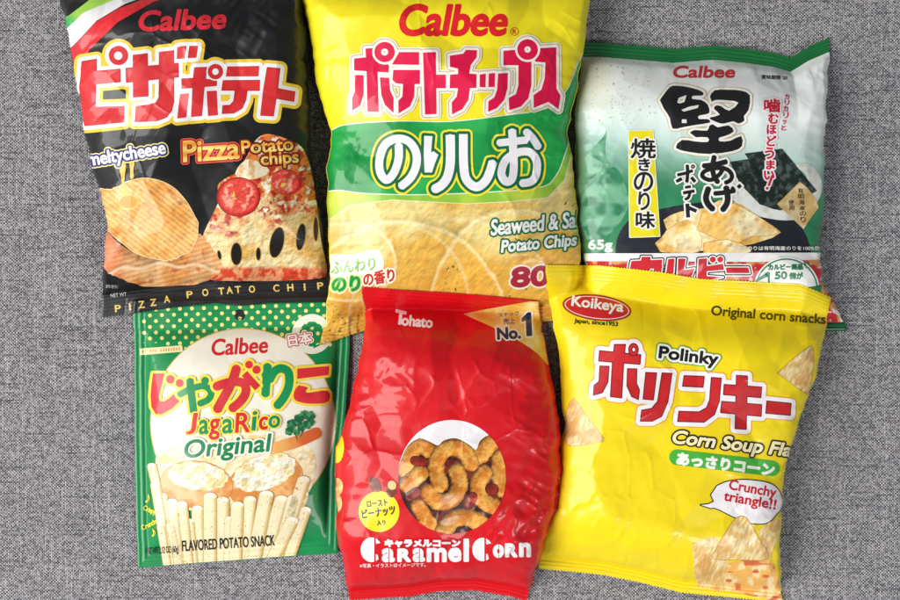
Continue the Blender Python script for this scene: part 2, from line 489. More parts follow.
def c_pizza(X, Y):
    t = fbm(X, Y, 16, 11, 4); u = fbm(X, Y, 6, 15, 3)
    top = mix(lin('#E9823A'), lin('#F6D9A0'), ramp(t, .42, .68)); top = mix(top, lin('#B81C14'), ramp(u, .5, .64) * .9)
    side = mix(lin('#F3DFA8'), lin('#E7B85E'), ramp(fbm(X, Y, 14, 22, 3), .4, .75))
    yb = 238 - (X - 205) * .24 + 5 * np.sin(X / 7)
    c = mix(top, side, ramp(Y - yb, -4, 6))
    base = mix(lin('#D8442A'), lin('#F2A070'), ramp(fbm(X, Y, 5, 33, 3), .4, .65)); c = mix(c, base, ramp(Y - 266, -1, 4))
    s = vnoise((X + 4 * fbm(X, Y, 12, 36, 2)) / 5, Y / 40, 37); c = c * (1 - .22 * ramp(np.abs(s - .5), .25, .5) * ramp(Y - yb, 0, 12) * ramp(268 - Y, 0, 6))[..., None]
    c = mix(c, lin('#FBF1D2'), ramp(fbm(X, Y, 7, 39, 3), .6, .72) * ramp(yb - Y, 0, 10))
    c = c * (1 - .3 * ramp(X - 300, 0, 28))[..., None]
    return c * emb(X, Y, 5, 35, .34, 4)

def c_tomato(cx, cy, r):
    def f(X, Y):
        d = np.hypot(X - cx, (Y - cy) * 1.1) / r
        c = mix(lin('#E5483A'), lin('#F4A58C'), ramp(fbm(X, Y, 4.2, 44, 3), .48, .66) * ramp(.85 - d, 0, .15))
        c = mix(c, lin('#F7C95E'), ramp(vnoise(X / 3, Y / 4, 49), .7, .85) * ramp(.6 - d, 0, .3))
        return mix(c * emb(X, Y, 4, 47, .35), lin('#C31F1C'), ramp(d, .86, .96))
    return f

def c_corn(seed=3, dx=0):
    def f(X, Y):
        t = vnoise((X + Y * .35) / 2.0, (Y - X * .3) / 5.5, seed); u = fbm(X, Y, 16, seed + 4, 3)
        c = mix(lin('#E8BE72'), lin('#F6DFA6'), ramp(t, .3, .75)); c = mix(c, lin('#D59A4C'), ramp(u, .5, .78) * .7)
        return c * emb(X + Y * .35, (Y - X * .3) * .45, 2.6, seed + 9, .2)
    return f

def c_green_bag(X, Y):
    t = ramp(Y + 14 * (fbm(X, Y, 60, 201, 3) - .5) + (690 - X) * .12, 96, 215)
    c = mix(lin('#F3F7F5'), lin('#A9D3C4'), np.clip(t * 1.6, 0, 1)); c = mix(c, lin('#2F8559'), ramp(t, .45, 1))
    ev = np.minimum(X - 577, 826 - X); c = mix(c, lin('#3E8F68'), np.exp(-np.clip(ev, 0, 99) / 9) * ramp(Y, 120, 170) * .8)
    l = ramp(620 - X, 0, 30) * ramp(115 - Y, -20, 30)
    c = mix(c, lin('#EDEDD0'), l * .8)
    k = vnoise(X / 1.5, Y / 1.5, 205) * (X < 650) * (Y < 130)
    c = mix(c, lin('#9a8a4a'), ramp(k, .86, .93) * .7)
    c = mix(c, lin('#8A9A6A'), ramp(590 - X, 0, 12) * .4)
    return c

def c_sticks(X, Y):
    return mix(lin('#F6EBC0'), lin('#F9F3D8'), fbm(X, Y, 6, 401, 2))

def c_potato(X, Y):
    u = fbm(X, Y, 20, 411, 3); v = fbm(X, Y, 5, 415, 3)
    c = mix(lin('#FAE9BE'), lin('#F3CF7E'), ramp(u, .42, .7)); c = mix(c, lin('#FFF8E0'), ramp(v, .52, .75) * .8)
    return c * emb(X, Y, 6, 417, .24, 4)

def c_skin(X, Y):
    return mix(lin('#DE8F44'), lin('#F0B878'), ramp(fbm(X, Y, 9, 421, 3), .35, .7))

def c_nori(X, Y):
    return mix(lin('#1B2723'), lin('#4C5B57'), ramp(fbm(X, Y, 4, 431, 4), .42, .75))

def c_plate(X, Y):
    return mix(lin('#E9ECE4'), lin('#C3C9BE'), ramp(fbm(X, Y, 12, 435, 3), .4, .8))

def c_banner(X, Y):
    t = vnoise(X / 7, Y / 9, 441)
    c = mix(lin('#C4202A'), lin('#D99A5A'), ramp(t, .62, .8)); return mix(c, lin('#F0E4DC'), ramp(vnoise(X / 5 + 9, Y / 4, 443), .8, .9) * .8)

def c_tag(X, Y):
    return mix(lin('#E8D2A0'), lin('#C9A868'), ramp(fbm(X, Y, 10, 451, 3), .35, .75))

def c_red_title(seed, a='#E02A30', b='#C01E22'):
    return lambda X, Y: mix(lin(a), lin(b), ramp(fbm(X, Y, 26, seed, 2), .4, .7))

# ================================================================ bags, from the lowest of the heap to the topmost
# ---- the green pouch of potato sticks
pouch = Bag('snack_pouch', 'flat green pouch of potato sticks with yellow dots and a cream oval', 'snack bag',
    [(136, 295), (134, 316), (136, 391), (136, 434), (138, 567), (138, 600)],
    [(351, 295), (350, 344), (349, 363), (345, 420), (340, 470), (338, 553), (338, 600)],
    [(134, 301), (200, 300), (351, 296)], [(138, 567.5), (249, 559), (338, 553)],
    hm=27, seal=(30, 12), side=12, film='#0A8C4C', rough=.34, seed=11, teeth=.15, crimp=.1, ease=60)
f36 = fr(110, 280, 3.6); fo = fr(110, 420, 3.6); fz = fr(130, 480, 4.286); G = fr(140, 340, 7.5); HH = fr(220, 340, 7.5)
dots = []
for r_ in range(8):
    y = 307 + 5.75 * r_
    for c_ in range(-1, 18):
        x = 143 + 12 * c_ + (6 if r_ % 2 else 0) + 1
        x2, y2 = x, y - (x - 240) * .03
        if 142 < x2 < 338: dots += poly(ell(x2, y2, 2.0, n=12))
OV = (243, 423, 92, 94)
dots += hole(ell(OV[0], OV[1], OV[2] + 1, OV[3] + 1, n=60))
dots += hole([(130, 343), (165, 343), (165, 380), (130, 380)])
pouch.art('dot_pattern', dots, [(0, '#E9E58C')], 1, .5)
pouch.art('logo_oval', poly(ell(*OV, n=80)), [(1.0, '#D8B44C'), (0, '#F4F0DF')], 1, 1.0)
pouch.art('hang_hole_shade', poly(ell(239.7, 315, 5.4)), [(0, '#101412')], 1, .5)  # dark disc painted for the shade inside the hang hole; the film is uncut
pouch.art('brand_lettering', text('Calbee', 212, 356, 56.5, 17, 3.0, .16, .5), [(0, '#D8222C')], 4, .4, label='red brand lettering on the cream oval')
# badge behind the gold seal of the big yellow bag
bd = fr(270, 290, 10)
pouch.art('origin_badge', ring((312, 334), 20, 12.5), [(0, '#E9EBD6')], 4, .5)
pouch.art('origin_badge', poly(bd([(340, 385), (400, 345), (460, 340), (470, 360), (410, 372), (370, 392)])) + poly(bd([(430, 570), (510, 530), (510, 550), (440, 582)])), [(0, '#0A7C44')], 5, .5)
pouch.art('origin_lettering', text('日本', 289, 347, 24, 12.5, 9, 0, .4), [(1.9, '#F6F2E6'), (.9, '#C9202A'), (0, '#F8F4EC')], 6, .35)
pouch.art('notice_strip', poly(f36([(107, 247), (260, 235), (263, 258), (108, 271)])), [(0, '#F1E6B4')], 4, .5)
ns = []
for k in range(15):
    x = 116 + k * 9.3
    if k in (2, 6): continue
    ns += poly(f36([(x, 263 - k * .72), (x + 5, 262.5 - k * .72), (x + 5, 252 - k * .72), (x + (k % 3), 253 - k * .72)]))
pouch.art('notice_print', ns, [(0, '#E0A254')], 5, .35)
# pile of potatoes and sticks
pot = poly(smooth(f36([(165, 640), (250, 590), (360, 560), (470, 560), (600, 560), (700, 590), (740, 640), (735, 720), (690, 790), (560, 830), (400, 830), (240, 820), (160, 740)]), 5))
pouch.art('potato_picture', pot, [(0, c_potato)], 4, .7, label='printed picture of split baked potatoes')
for (sx_, sy_, sa, sb, fx_, fy_, fa, fb, an) in ((560, 222, 138, 92, 556, 188, 116, 62, 18), (312, 232, 130, 84, 316, 202, 108, 50, -6)):
    lvp = 5 if sx_ > 400 else 8
    c1 = fo([(sx_, sy_)])[0]; c2 = fo([(fx_, fy_)])[0]
    pouch.art('potato_picture', poly(ell(*c1, sa / 3.6, sb / 3.6, an)), [(.5, '#C98A4E'), (0, c_skin)], lvp, .5, label='printed brown potato skin')
    pouch.art('potato_picture', poly([(x + 1.2 * math.sin(k * 2.3), y + 1.0 * math.cos(k * 1.7)) for k, (x, y) in enumerate(ell(*c2, fa / 3.6, fb / 3.6, an))]), [(.6, '#E9B868'), (0, lambda X, Y: mix(lin('#F6DFA0'), lin('#FFF8E2'), ramp(fbm(X, Y, 7, 461, 4), .4, .6)) * .97 * emb(X, Y, 4.5, 463, .34, 3))], lvp + 2, .45, label='printed fluffy pale potato flesh')
pouch.art('carrot_picture', stroke(fo([(600, 100), (680, 75), (742, 48)]), 11.5, cap=True), [(0, lambda X, Y: mix(lin('#F0B060'), lin('#D9601C'), ramp(X + fbm(X, Y, 5, 471) * 10, 285, 312)))], 12, .5)
pa = []
for x, y, r in ((655, 520, 19), (680, 500, 18), (700, 485, 16), (722, 490, 18), (712, 520, 17), (690, 530, 16), (645, 545, 15), (672, 548, 12), (727, 512, 12)):
    for k in range(5):
        pa += poly(ell(*f36([(x + r * .55 * math.cos(k * 1.26), y + r * .55 * math.sin(k * 1.26))])[0], r * .5 / 3.6, n=10))
pa += stroke(f36([(700, 530), (685, 570)]), 1.2) + stroke(f36([(665, 545), (675, 575)]), 1.2)
pouch.art('parsley_picture', pa, [(0, lambda X, Y: mix(lin('#14603A'), lin('#3F9A58'), ramp(fbm(X, Y, 3, 475, 2), .4, .7)))], 14, .4)
di = []
for k in range(9):
    a = math.radians(-160 + 38 * k); c = (330, 427)
    di += stroke([c, (c[0] + 9 * math.cos(a), c[1] + 7 * math.sin(a))], .5)
    for t in (.45, .75): di += poly(ell(c[0] + 9 * t * math.cos(a), c[1] + 7 * t * math.sin(a), 1.3, n=8))
pouch.art('dill_picture', di, [(0, '#5E9A3A')], 1, .4)
st = [((160, 130), (215, 385), 40), ((255, 180), (275, 385), 44), ((320, 160), (320, 385), 44), ((430, 170), (424, 385), 44), ((492, 160), (470, 385), 44), ((560, 170), (500, 385), 44), ((625, 170), (545, 385), 44), ((700, 80), (620, 385), 48), ((95, -60), (125, 70), 38), ((110, 20), (140, 200), 40), ((140, 70), (190, 385), 42), ((745, 0), (690, 170), 52), ((740, 60), (650, 345), 50), ((183, 95), (215, 385), 45), ((135, 200), (165, 385), 35), ((225, 105), (255, 385), 44), ((290, 125), (300, 385), 48), ((345, 72), (345, 385), 56),
      ((398, 90), (396, 385), 54), ((462, 110), (452, 385), 54), ((515, 85), (488, 385), 52), ((585, 65), (525, 385), 60), ((650, 85), (565, 385), 58), ((695, 175), (590, 385), 54), ((752, 130), (665, 385), 46), ((175, 195), (215, 385), 36)]
for k, (a, b, w) in enumerate(st):
    (ax, ay), (bx, by) = fz([a, b]); ww = w / 4.286
    sh = stroke([(ax, ay), (bx, by)], ww, False) + poly(ell(ax, ay, ww / 2, ww / 3, n=20))
    def cs(X, Y, ax=ax, ay=ay, bx=bx, by=by, ww=ww, k=k):
        L = math.hypot(bx - ax, by - ay); u = ((X - ax) * (by - ay) - (Y - ay) * (bx - ax)) / L / (ww / 2)
        al = ((X - ax) * (bx - ax) + (Y - ay) * (by - ay)) / L
        c = mix(lin('#F6EAC0'), lin('#CFAE66'), ramp(np.abs(u + .25), .55, 1.25)); c = mix(c, lin('#FFFBEA'), ramp(-al, -2, 2) * .8)
        n = vnoise(X / 1.3 + k * 9, Y / 1.3, 480 + k); c = mix(c, lin('#D9824A'), ramp(n, .9, .95)); n = vnoise(X / 1.2 + k * 5, Y / 1.2, 500 + k)
        return mix(c, lin('#8A9A50'), ramp(n, .92, .96))
    pouch.art('stick_picture', sh, [(.5, '#C9A45E'), (0, cs)], 12 + (k % 2) * 2 + (1 if k > 12 else 0), .5)
YL = (2.6, '#F7E04A')
RD = c_red_title(61, '#E0303A', '#CC2430')
pouch.art('kana_character', poly(G([(100, 250), (187, 250), (165, 340), (145, 420), (148, 455), (180, 462), (215, 440), (255, 405), (300, 460), (240, 515), (165, 558), (120, 555), (88, 500), (82, 420), (90, 320)])) + poly(G(ell(230, 295, 32)), G(ell(300, 323, 30))), [YL, (0, RD)], 14, .45, label='red first character of the curved title')
pouch.art('kana_character', stroke(G([(295, 412), (380, 368), (480, 345), (535, 390), (515, 445), (445, 478)]), 6.6) + stroke(G([(375, 295), (390, 420), (405, 540)]), 7.6) + poly(G(ell(490, 305, 29))) + stroke(G([(490, 305), (470, 360)]), 5), [YL, (0, '#0B8F52')], 16, .45, label='green second character of the curved title')
pouch.art('kana_character', stroke(G([(725, 212), (708, 270), (670, 360), (625, 440), (580, 525)]), 9.4) + stroke(G([(572, 350), (640, 325), (720, 312), (785, 330), (795, 395), (755, 460), (690, 515)]), 9) + stroke(G([(785, 250), (885, 360)]), 7.3) + poly(G(ell(820, 185, 29)), G(ell(876, 222, 31))), [YL, (0, RD)], 18, .45, label='red third character of the curved title')
pouch.art('kana_character', stroke(HH([(358, 187), (350, 300), (342, 415)]), 8.3) + poly(HH([(310, 245), (345, 230), (345, 300), (320, 290)])) + stroke(HH([(372, 300), (410, 235), (465, 213), (515, 245), (518, 340), (480, 430), (428, 495)]), 8.6), [YL, (0, '#0B8F52')], 16, .45, label='green fourth character of the curved title')
pouch.art('kana_character', poly(HH([(580, 215), (820, 195), (815, 262), (580, 292)])) + poly(smooth(HH([(590, 340), (660, 355), (645, 380), (665, 395), (810, 380), (812, 462), (700, 478), (620, 470), (565, 450), (553, 410), (570, 360)]), 3)), [YL, (0, RD)], 14, .45, label='red last character of the curved title')
xs = [('J', 275, 322, 480, 556, 0), ('a', 322, 357, 503, 556, 1), ('g', 358, 402, 500, 576, 0), ('a', 405, 444, 500, 553, 1), ('R', 451, 505, 478, 550, 0), ('i', 510, 535, 472, 542, 1), ('c', 538, 572, 492, 540, 0), ('o', 573, 615, 488, 533, 1)]
for q_, colr, nm in ((0, '#D8222C', 'red letters of the romaji title'), (1, '#0B8F52', 'green letters of the romaji title')):
    t_ = []
    for ch, a, b, c, d, w in xs:
        if w == q_: t_ += text(ch, *f36([(a, d)])[0], (b - a) / 3.6, (d - c) / 3.6, 3, .12, .55)
    pouch.art('title_lettering', t_, [(1.4, '#F7E04A'), (0, colr)], 20 + q_, .35, label=nm)
pouch.art('flavour_lettering', text('Original', *fo([(272, 158)])[0], 88.5, 24, 4.6, .2, .6), [(1.9, '#F7F3E4'), (0, '#0B8450')], 20, .4)
pouch.art('notice_print', text('FLAVORED POTATO SNACK', *fz([(225, 306)])[0], 93, 11, 3.6, .03, .25), [(0, '#23201C')], 18, .35)
pouch.art('notice_print', text('NET WT 2.12 OZ (60g)', *fz([(70, 328)])[0], 33, 9, 4, 0, .1), [(0, '#23201C')], 18, .3)
pouch.art('notice_print', text('Crispy', *fz([(52, 133)])[0], 14, 7, -22, 0, .25) + text('Crunchy', *fz([(60, 222)])[0], 18, 7, 27, 0, .25) + text('♪', *fz([(66, 96)])[0], 4, 9, -10, 0, .2) + text('♪', *fz([(96, 243)])[0], 4, 8, 10, 0, .2), [(0, '#E8E23A')], 14, .3)

# ---- the black pizza bag
pizza = Bag('snack_bag', 'black bag of pizza flavoured ridged chips with a red title outlined in yellow', 'snack bag',
    [(57, -50), (61, 0), (72, 57), (80, 100), (85, 133), (92, 170), (102, 192), (107, 227), (105, 262), (100, 317), (100, 360)],
    [(303, -50), (303, 0), (308, 43), (309, 80), (311, 120), (312, 150), (318, 190), (322, 217), (328, 260), (329, 300), (329, 330)],
    [(57, -34), (303, -38)], [(100, 318), (173, 307.5), (215, 303), (240, 306), (270, 303), (328, 302)],
    hm=56, seal=(16, 22), film='#17181A', seed=23, crimp=.22, hot=[(235, 285, 30, 1.2), (270, 0, 60, .8), (240, 20, 50, .5)])
z1 = fr(50, 0, 3); z2 = fr(50, 150, 3); A6 = fr(60, 30, 6); B6 = fr(170, 40, 6); W = fr(80, 130, 7.5); X5 = fr(170, 130, 5.625); Y5 = fr(100, 170, 5)
fl = poly(z1([(38, 110), (43, 58), (118, 0), (170, -60), (330, -60), (192, 0), (100, 38), (58, 80)]))
pizza.art('flag_stripe', fl, [(0, lambda X, Y: mix(lin('#3FA858'), lin('#A8DC58'), ramp((X - 62) * .5 - (Y - 10) * .9 + 8, 0, 14)))], 1, .6, label='green stripe of the printed flag')
pizza.art('flag_stripe', poly(z1([(48, 90), (100, 38), (192, 0), (330, -60), (420, -60), (225, 12), (140, 62), (62, 146), (45, 150)])), [(0, '#F3F1F2')], 1, .6, label='white stripe of the printed flag')
pizza.art('flag_stripe', poly(z1([(55, 154), (62, 148), (140, 64), (210, 24), (265, 4), (420, -60), (520, -60), (310, 6), (204, 66), (118, 150), (85, 215), (60, 215)])), [(0, '#E22B32')], 1, .6, label='red stripe of the printed flag')
pizza.art('brand_lettering', text('Calbee', 139, 32, 88, 21.5, 2.0, .2, .95), [(0, '#D92C38')], 1, .4)
hi = fr(60, 0, 3)
ttl = poly(A6([(132, 188), (222, 173), (222, 246), (363, 233), (365, 312), (218, 326), (214, 462), (388, 456), (385, 553), (152, 577), (130, 480), (120, 350)]))
ttl += poly(A6(ell(352, 153, 57)), A6(ell(350, 155, 26)))
ttl += poly(A6([(395, 228), (712, 198), (714, 283), (398, 316)])) + poly(A6([(438, 150), (527, 140), (531, 398), (440, 404)])) + poly(A6([(595, 132), (685, 122), (685, 430), (672, 485), (640, 525), (580, 548), (450, 552), (456, 458), (530, 448), (575, 437), (594, 405)]))
ttl += poly(A6([(705, 102), (758, 96), (748, 170), (702, 173)])) + poly(A6([(778, 97), (828, 95), (818, 165), (768, 168)]))
ttl += poly(B6([(70, 232), (148, 228), (282, 240), (280, 275), (70, 293)])) + poly(B6([(147, 165), (222, 162), (215, 235), (205, 300), (192, 455), (128, 461), (138, 240)])) + hole(B6(ell(273, 190, 56)))
ttl += poly(B6([(62, 325), (115, 320), (97, 463), (45, 470)])) + poly(B6([(222, 308), (280, 305), (287, 450), (230, 455)])) + poly(B6(ell(273, 190, 45)), B6(ell(273, 190, 21)))
ttl += poly(B6([(345, 160), (535, 157), (530, 217), (337, 218)])) + poly(B6([(318, 242), (540, 240), (538, 305), (310, 303)])) + poly(B6([(390, 300), (465, 303), (457, 360), (435, 410), (385, 440), (312, 443), (316, 392), (360, 390), (382, 365)]))
ttl += poly(B6([(583, 163), (662, 170), (648, 290), (622, 458), (543, 453), (560, 300)])) + poly(B6([(648, 290), (752, 310), (745, 370), (638, 352)]))
pizza.art('title_lettering', ttl, [(7.2, '#EFCB3C'), (4.0, '#F6F4F4'), (.2, '#B01C24'), (-.25, c_red_title(62, '#DC3034', '#D0242A'))], 3, .5, label='big red title characters')
pizza.art('cheese_drip', poly(smooth(W([(285, 240), (345, 240), (335, 380), (348, 440), (400, 520), (415, 560), (370, 600), (320, 595), (290, 560), (312, 480), (318, 420), (310, 350)]), 4)) + poly(smooth(W([(370, 240), (410, 240), (402, 300), (406, 350), (395, 367), (380, 360), (378, 300)]), 4)), [(0, '#F0C24A')], 9, .4)
mc = text('meltycheese', *W([(78, 305)])[0], 78, 17.5, 9.5, 0, .5)
pizza.art('flavour_lettering', mc, [(2.9, '#F5E88A'), (1.8, '#2C2C78'), (0, '#FBFAFA')], 11, .35, label='white lettering of the melted cheese line')
def scal(pts, n=8, amp=.7, per=4.2):
    P = smooth(pts + [pts[0]], n)[:-1]; out = []; L = 0; cx_ = sum(p[0] for p in P) / len(P); cy_ = sum(p[1] for p in P) / len(P)
    for k, (x, y) in enumerate(P):
        L += math.hypot(x - P[k - 1][0], y - P[k - 1][1]) if k else 0
        r = math.hypot(x - cx_, y - cy_); s_ = 1 + amp * math.sin(L * 2 * math.pi / per) / r; out.append((cx_ + (x - cx_) * s_, cy_ + (y - cy_) * s_))
    return out
low = poly(scal(Y5([(12, 240), (60, 330), (130, 390), (230, 430), (400, 440), (490, 320), (560, 390), (610, 490), (520, 560), (380, 580), (220, 580), (100, 540), (20, 480)]), 8))
cl_ = c_chip('#E39A58', '#F0BA82', '#C25C34', -14, 4.6, 7, .16)
def c_low(X, Y):
    d = np.hypot((X - 150) / 46, (Y - 218) / 42) - 1
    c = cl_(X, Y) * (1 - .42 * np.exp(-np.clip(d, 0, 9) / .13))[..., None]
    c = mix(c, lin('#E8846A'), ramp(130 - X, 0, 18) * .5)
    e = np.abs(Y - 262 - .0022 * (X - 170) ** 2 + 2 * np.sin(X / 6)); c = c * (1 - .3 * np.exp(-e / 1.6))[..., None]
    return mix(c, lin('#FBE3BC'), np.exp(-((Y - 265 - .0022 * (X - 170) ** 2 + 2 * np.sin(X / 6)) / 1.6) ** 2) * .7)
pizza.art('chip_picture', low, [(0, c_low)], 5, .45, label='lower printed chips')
big = poly(scal(Y5([(5, 95), (60, 97), (130, 65), (230, 45), (330, 70), (420, 140), (475, 230), (490, 310), (450, 400), (380, 440), (320, 450), (220, 430), (120, 370), (50, 300), (20, 200)]), 5))
pizza.art('chip_picture', big, [(.7, '#FBE2A8'), (0, c_chip('#E8A24C', '#F3C078', '#D9793A', 38, 4.4, 9, .2))], 7, .5, label='big printed ridged chip')
pizza.art('cheese_drip', poly(ell(129, 202, 9, 6.5)), [(.8, '#FBD27A'), (0, '#EE9C34')], 10, .5)
sl = [(236, 173), (246, 158), (255, 141), (269, 134), (298, 144), (307, 157), (312, 174), (317, 205), (321, 240), (327, 270), (315, 279), (241, 281), (203, 276), (202, 240), (213, 214), (219, 200), (218, 185), (228, 177)]
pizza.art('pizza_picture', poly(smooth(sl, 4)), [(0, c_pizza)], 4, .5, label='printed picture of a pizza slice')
pizza.art('cheese_picture', poly(smooth(X5([(365, 250), (390, 200), (440, 165), (500, 180), (560, 230), (500, 270), (430, 280)]), 4)), [(0, lambda X, Y: mix(lin('#F8EBC8'), lin('#E8B070'), ramp(fbm(X, Y, 6, 81, 3), .45, .75)))], 5, .5)
pizza.art('tomato_picture', poly(ell(238.5, 197, 21, 19)), [(.8, '#8E1616'), (0, c_tomato(238.5, 196, 21))], 6, .4)
pizza.art('tomato_picture', poly(ell(286, 182, 15, 13, -20)), [(0, c_tomato(285, 182, 15))], 6, .4)
hz = poly(ell(236.5, 254, 5.3, 11, 0), ell(258.5, 254, 2.2, 6.2), ell(277, 242.5, 6.6, 15.3, -12), ell(301, 237, 4.3, 13.2, -8), ell(316, 229, 2.2, 12, 0), ell(219.5, 255, 1.6, 4.4, 12))
pizza.art('cheese_hole', hz, [(.7, '#C99A4A'), (0, '#15120F')], 6, .4)
def pz(X, Y): return mix(lin('#F7A93C'), lin('#FBE07A'), ramp(np.sin(Y * .6) * .5 + .5, 0, 1))
pizza.art('name_lettering', text('Pizza', *X5([(75, 185)])[0], 57, 22, 4, .05, .7), [(2.4, '#E8604A'), (1.3, '#B3211F'), (0, pz)], 9, .35)
pizza.art('name_lettering', text('Potato', *X5([(405, 137)])[0], 52, 13.5, 4.5, 0, .4) + text('chips', *X5([(515, 222)])[0], 38, 17, 4, 0, .45), [(1.7, '#7A1A14'), (0, pz)], 9, .35)
sp = 'PIZZAPOTATOCHIPS'; sx = [205, 243, 278, 313, 352, 420, 468, 505, 545, 578, 607, 680, 722, 765, 812, 850]; sy = [476, 470, 464, 458, 448, 434, 428, 424, 421, 419, 418, 415, 413, 411, 408, 406]
bt = []
sx = [205, 241, 276, 311, 352, 420, 467, 515, 540, 565, 607, 680, 722, 765, 812, 850]
for ch, x, y in zip(sp, sx, sy):
    if x > 830: continue
    (cx_, cy_), = z2([(x, y + 11)]); w_ = 1.6 if ch == 'I' else 6.2
    bt += text(ch, cx_ - w_ / 2, cy_, w_, 7.2, 5, 0, .25)
pizza.art('seal_lettering', bt, [(0, '#E3C96A')], 2, .3, label='pale gold letters spaced along the bottom seal')
pizza.art('notice_print', text('調理例', 106, 288, 12, 3.6, -4) + text('NET WT', 111, 297.5, 16, 3.6, 6, 0, .05), [(0, '#C8C8C8')], 8, .3)

# ---- the white and green bag
hard = Bag('snack_bag', 'white and green bag of seaweed chips with a black brush written title', 'snack bag',
    [(581, 35), (581, 60), (580, 87), (576, 110), (574, 140), (576, 170), (577, 207), (578, 225), (582, 250), (588, 285), (590, 350)],
    [(829, 30), (828, 45), (826, 87), (825, 153), (822, 220), (819, 262), (822, 280), (838, 310), (849, 332), (850, 350)],
    [(581, 43), (600, 43), (673, 49), (713, 46), (745, 49), (773, 53), (790, 58), (800, 52), (808, 47), (829, 38)], [(588, 326), (700, 330), (827, 331), (849, 331)],
    hm=48, seal=(14, 9), film='#F0F3F1', seals=('#136A35', '#155A36'), film_col=c_green_bag, seed=37, teeth=.2, rough=.8, crimp=.5, hot=[(785, 75, 26, .9), (600, 150, 45, .6), (820, 90, 30, .6)])
z5 = fr(560, 20, 3); z6 = fr(560, 180, 3); L7 = fr(645, 70, 7.5); M7 = fr(645, 140, 7.5); N4 = fr(580, 130, 4.62); O5 = fr(740, 60, 5); P5 = fr(680, 180, 5.453)
lf = poly(smooth(z5([(95, 480), (80, 440), (95, 390), (130, 350), (140, 330), (135, 400), (150, 440), (120, 470)]), 4)) + poly(smooth(z5([(60, 600), (70, 520), (130, 470), (160, 440), (190, 480), (205, 560), (150, 640), (80, 660)]), 4))
hard.art('leaf_picture', lf, [(0, lambda X, Y: mix(lin('#6FAF8A'), lin('#2F7F58'), ramp(fbm(X, Y, 10, 215, 2), .35, .7)))], 1, .5)
hard.art('bowl_picture', poly(smooth(z6([(165, 222), (175, 165), (215, 115), (290, 90), (400, 70), (560, 60), (690, 110), (735, 160), (755, 222)]), 4)), [(0, '#20242C')], 2, .5)
hard.art('rice_picture', poly(smooth(z5([(500, 450), (540, 480), (620, 560), (700, 560), (740, 470), (700, 440), (740, 430), (775, 460), (785, 510), (760, 560), (700, 600), (600, 590), (540, 560), (500, 520)]), 4)), [(0, c_plate)], 3, .6)
hard.art('seaweed_picture', poly(z5([(512, 427), (572, 418), (640, 500), (712, 540), (660, 570), (600, 552), (540, 490)])), [(.5, '#0F1614'), (0, c_nori)], 4, .5)
hard.art('seaweed_picture', poly(z5([(556, 402), (665, 388), (768, 512), (700, 552), (640, 520), (590, 450)])), [(.5, '#0F1614'), (0, c_nori)], 6, .5)
hc = poly(smooth(z6([(285, 190), (320, 150), (310, 120), (360, 95), (430, 85), (480, 60), (545, 75), (600, 115), (662, 157), (600, 185), (560, 195), (480, 200), (430, 212), (330, 218), (300, 215)]), 2))
hard.art('chip_picture', hc, [(0, c_chip('#EDBB62', '#F7E2A6', '#D99440', 20, 60, 227, 0))], 7, .5, label='printed heap of thick chips')
for k, p_ in enumerate(([(320, 150), (380, 120), (420, 160), (415, 215), (330, 218), (290, 195)], [(425, 100), (500, 70), (560, 90), (655, 157), (570, 170), (520, 195), (470, 175), (410, 150)], [(430, 190), (500, 180), (560, 200), (560, 219), (430, 219)])):
    hard.art('chip_picture', poly(smooth(z6(p_), 3)), [(.35, '#B87830'), (0, c_chip('#F0C26A', '#FBEBBB', '#DB9A48', 20, 60, 230 + 5 * k, 0))], 8 + 2 * k, .5)
hard.art('brand_lettering', text('Calbee', 673, 78, 62, 12.5, 0, .12, .6), [(0, '#D4262E')], 1, .35)
kn = poly(smooth(L7([(110, 225), (150, 170), (190, 125), (240, 118), (320, 128), (400, 150), (435, 170), (432, 190), (395, 193), (355, 195), (355, 218), (420, 225), (470, 260), (482, 320), (440, 335), (400, 345), (405, 368), (470, 368), (485, 395), (380, 412), (280, 430), (205, 440), (185, 360), (140, 290)]), 2))
kn += hole(L7([(240, 245), (250, 210), (310, 188), (295, 240), (260, 252)]), L7([(270, 300), (330, 275), (403, 262), (395, 285), (290, 312)]), L7([(275, 370), (310, 370), (312, 398), (275, 398)]))
kn += poly(smooth(L7([(485, 200), (520, 152), (620, 148), (720, 155), (785, 190), (775, 300), (740, 345), (745, 380), (700, 402), (660, 385), (600, 400), (560, 400), (490, 370), (490, 355), (560, 335), (515, 290), (535, 265), (575, 275), (630, 305), (700, 245), (620, 228), (530, 225), (500, 240)]), 2))
kn += poly(smooth(L7([(335, 470), (370, 450), (465, 455), (480, 420), (510, 408), (545, 430), (625, 415), (665, 460), (600, 495), (555, 508), (560, 535), (640, 530), (720, 495), (725, 572), (650, 610), (480, 630), (330, 615), (230, 585), (275, 525), (370, 535), (470, 540), (468, 505), (380, 505)]), 2))
hard.art('title_lettering', kn, [(3.0, '#CDBB8C'), (2.2, '#F7F5EE'), (0, '#1D1D1F')], 4, .4, label='large black brush character')
ag = stroke(M7([(432, 195), (520, 185), (612, 162)]), 5.2) + stroke(M7([(518, 122), (505, 200), (515, 270), (545, 318)]), 5.2) + stroke(M7([(590, 200), (555, 260), (490, 300), (430, 275), (445, 235), (530, 212), (610, 220), (648, 260), (640, 300), (600, 322)]), 4.3)
ag += stroke(M7([(475, 360), (455, 430), (470, 480), (508, 520)]), 6) + stroke(M7([(518, 402), (590, 395), (672, 380)]), 4.8) + stroke(M7([(605, 352), (618, 430), (610, 480), (580, 525)]), 6) + stroke(M7([(648, 352), (668, 378)]), 3.2) + stroke(M7([(695, 338), (715, 358)]), 4)
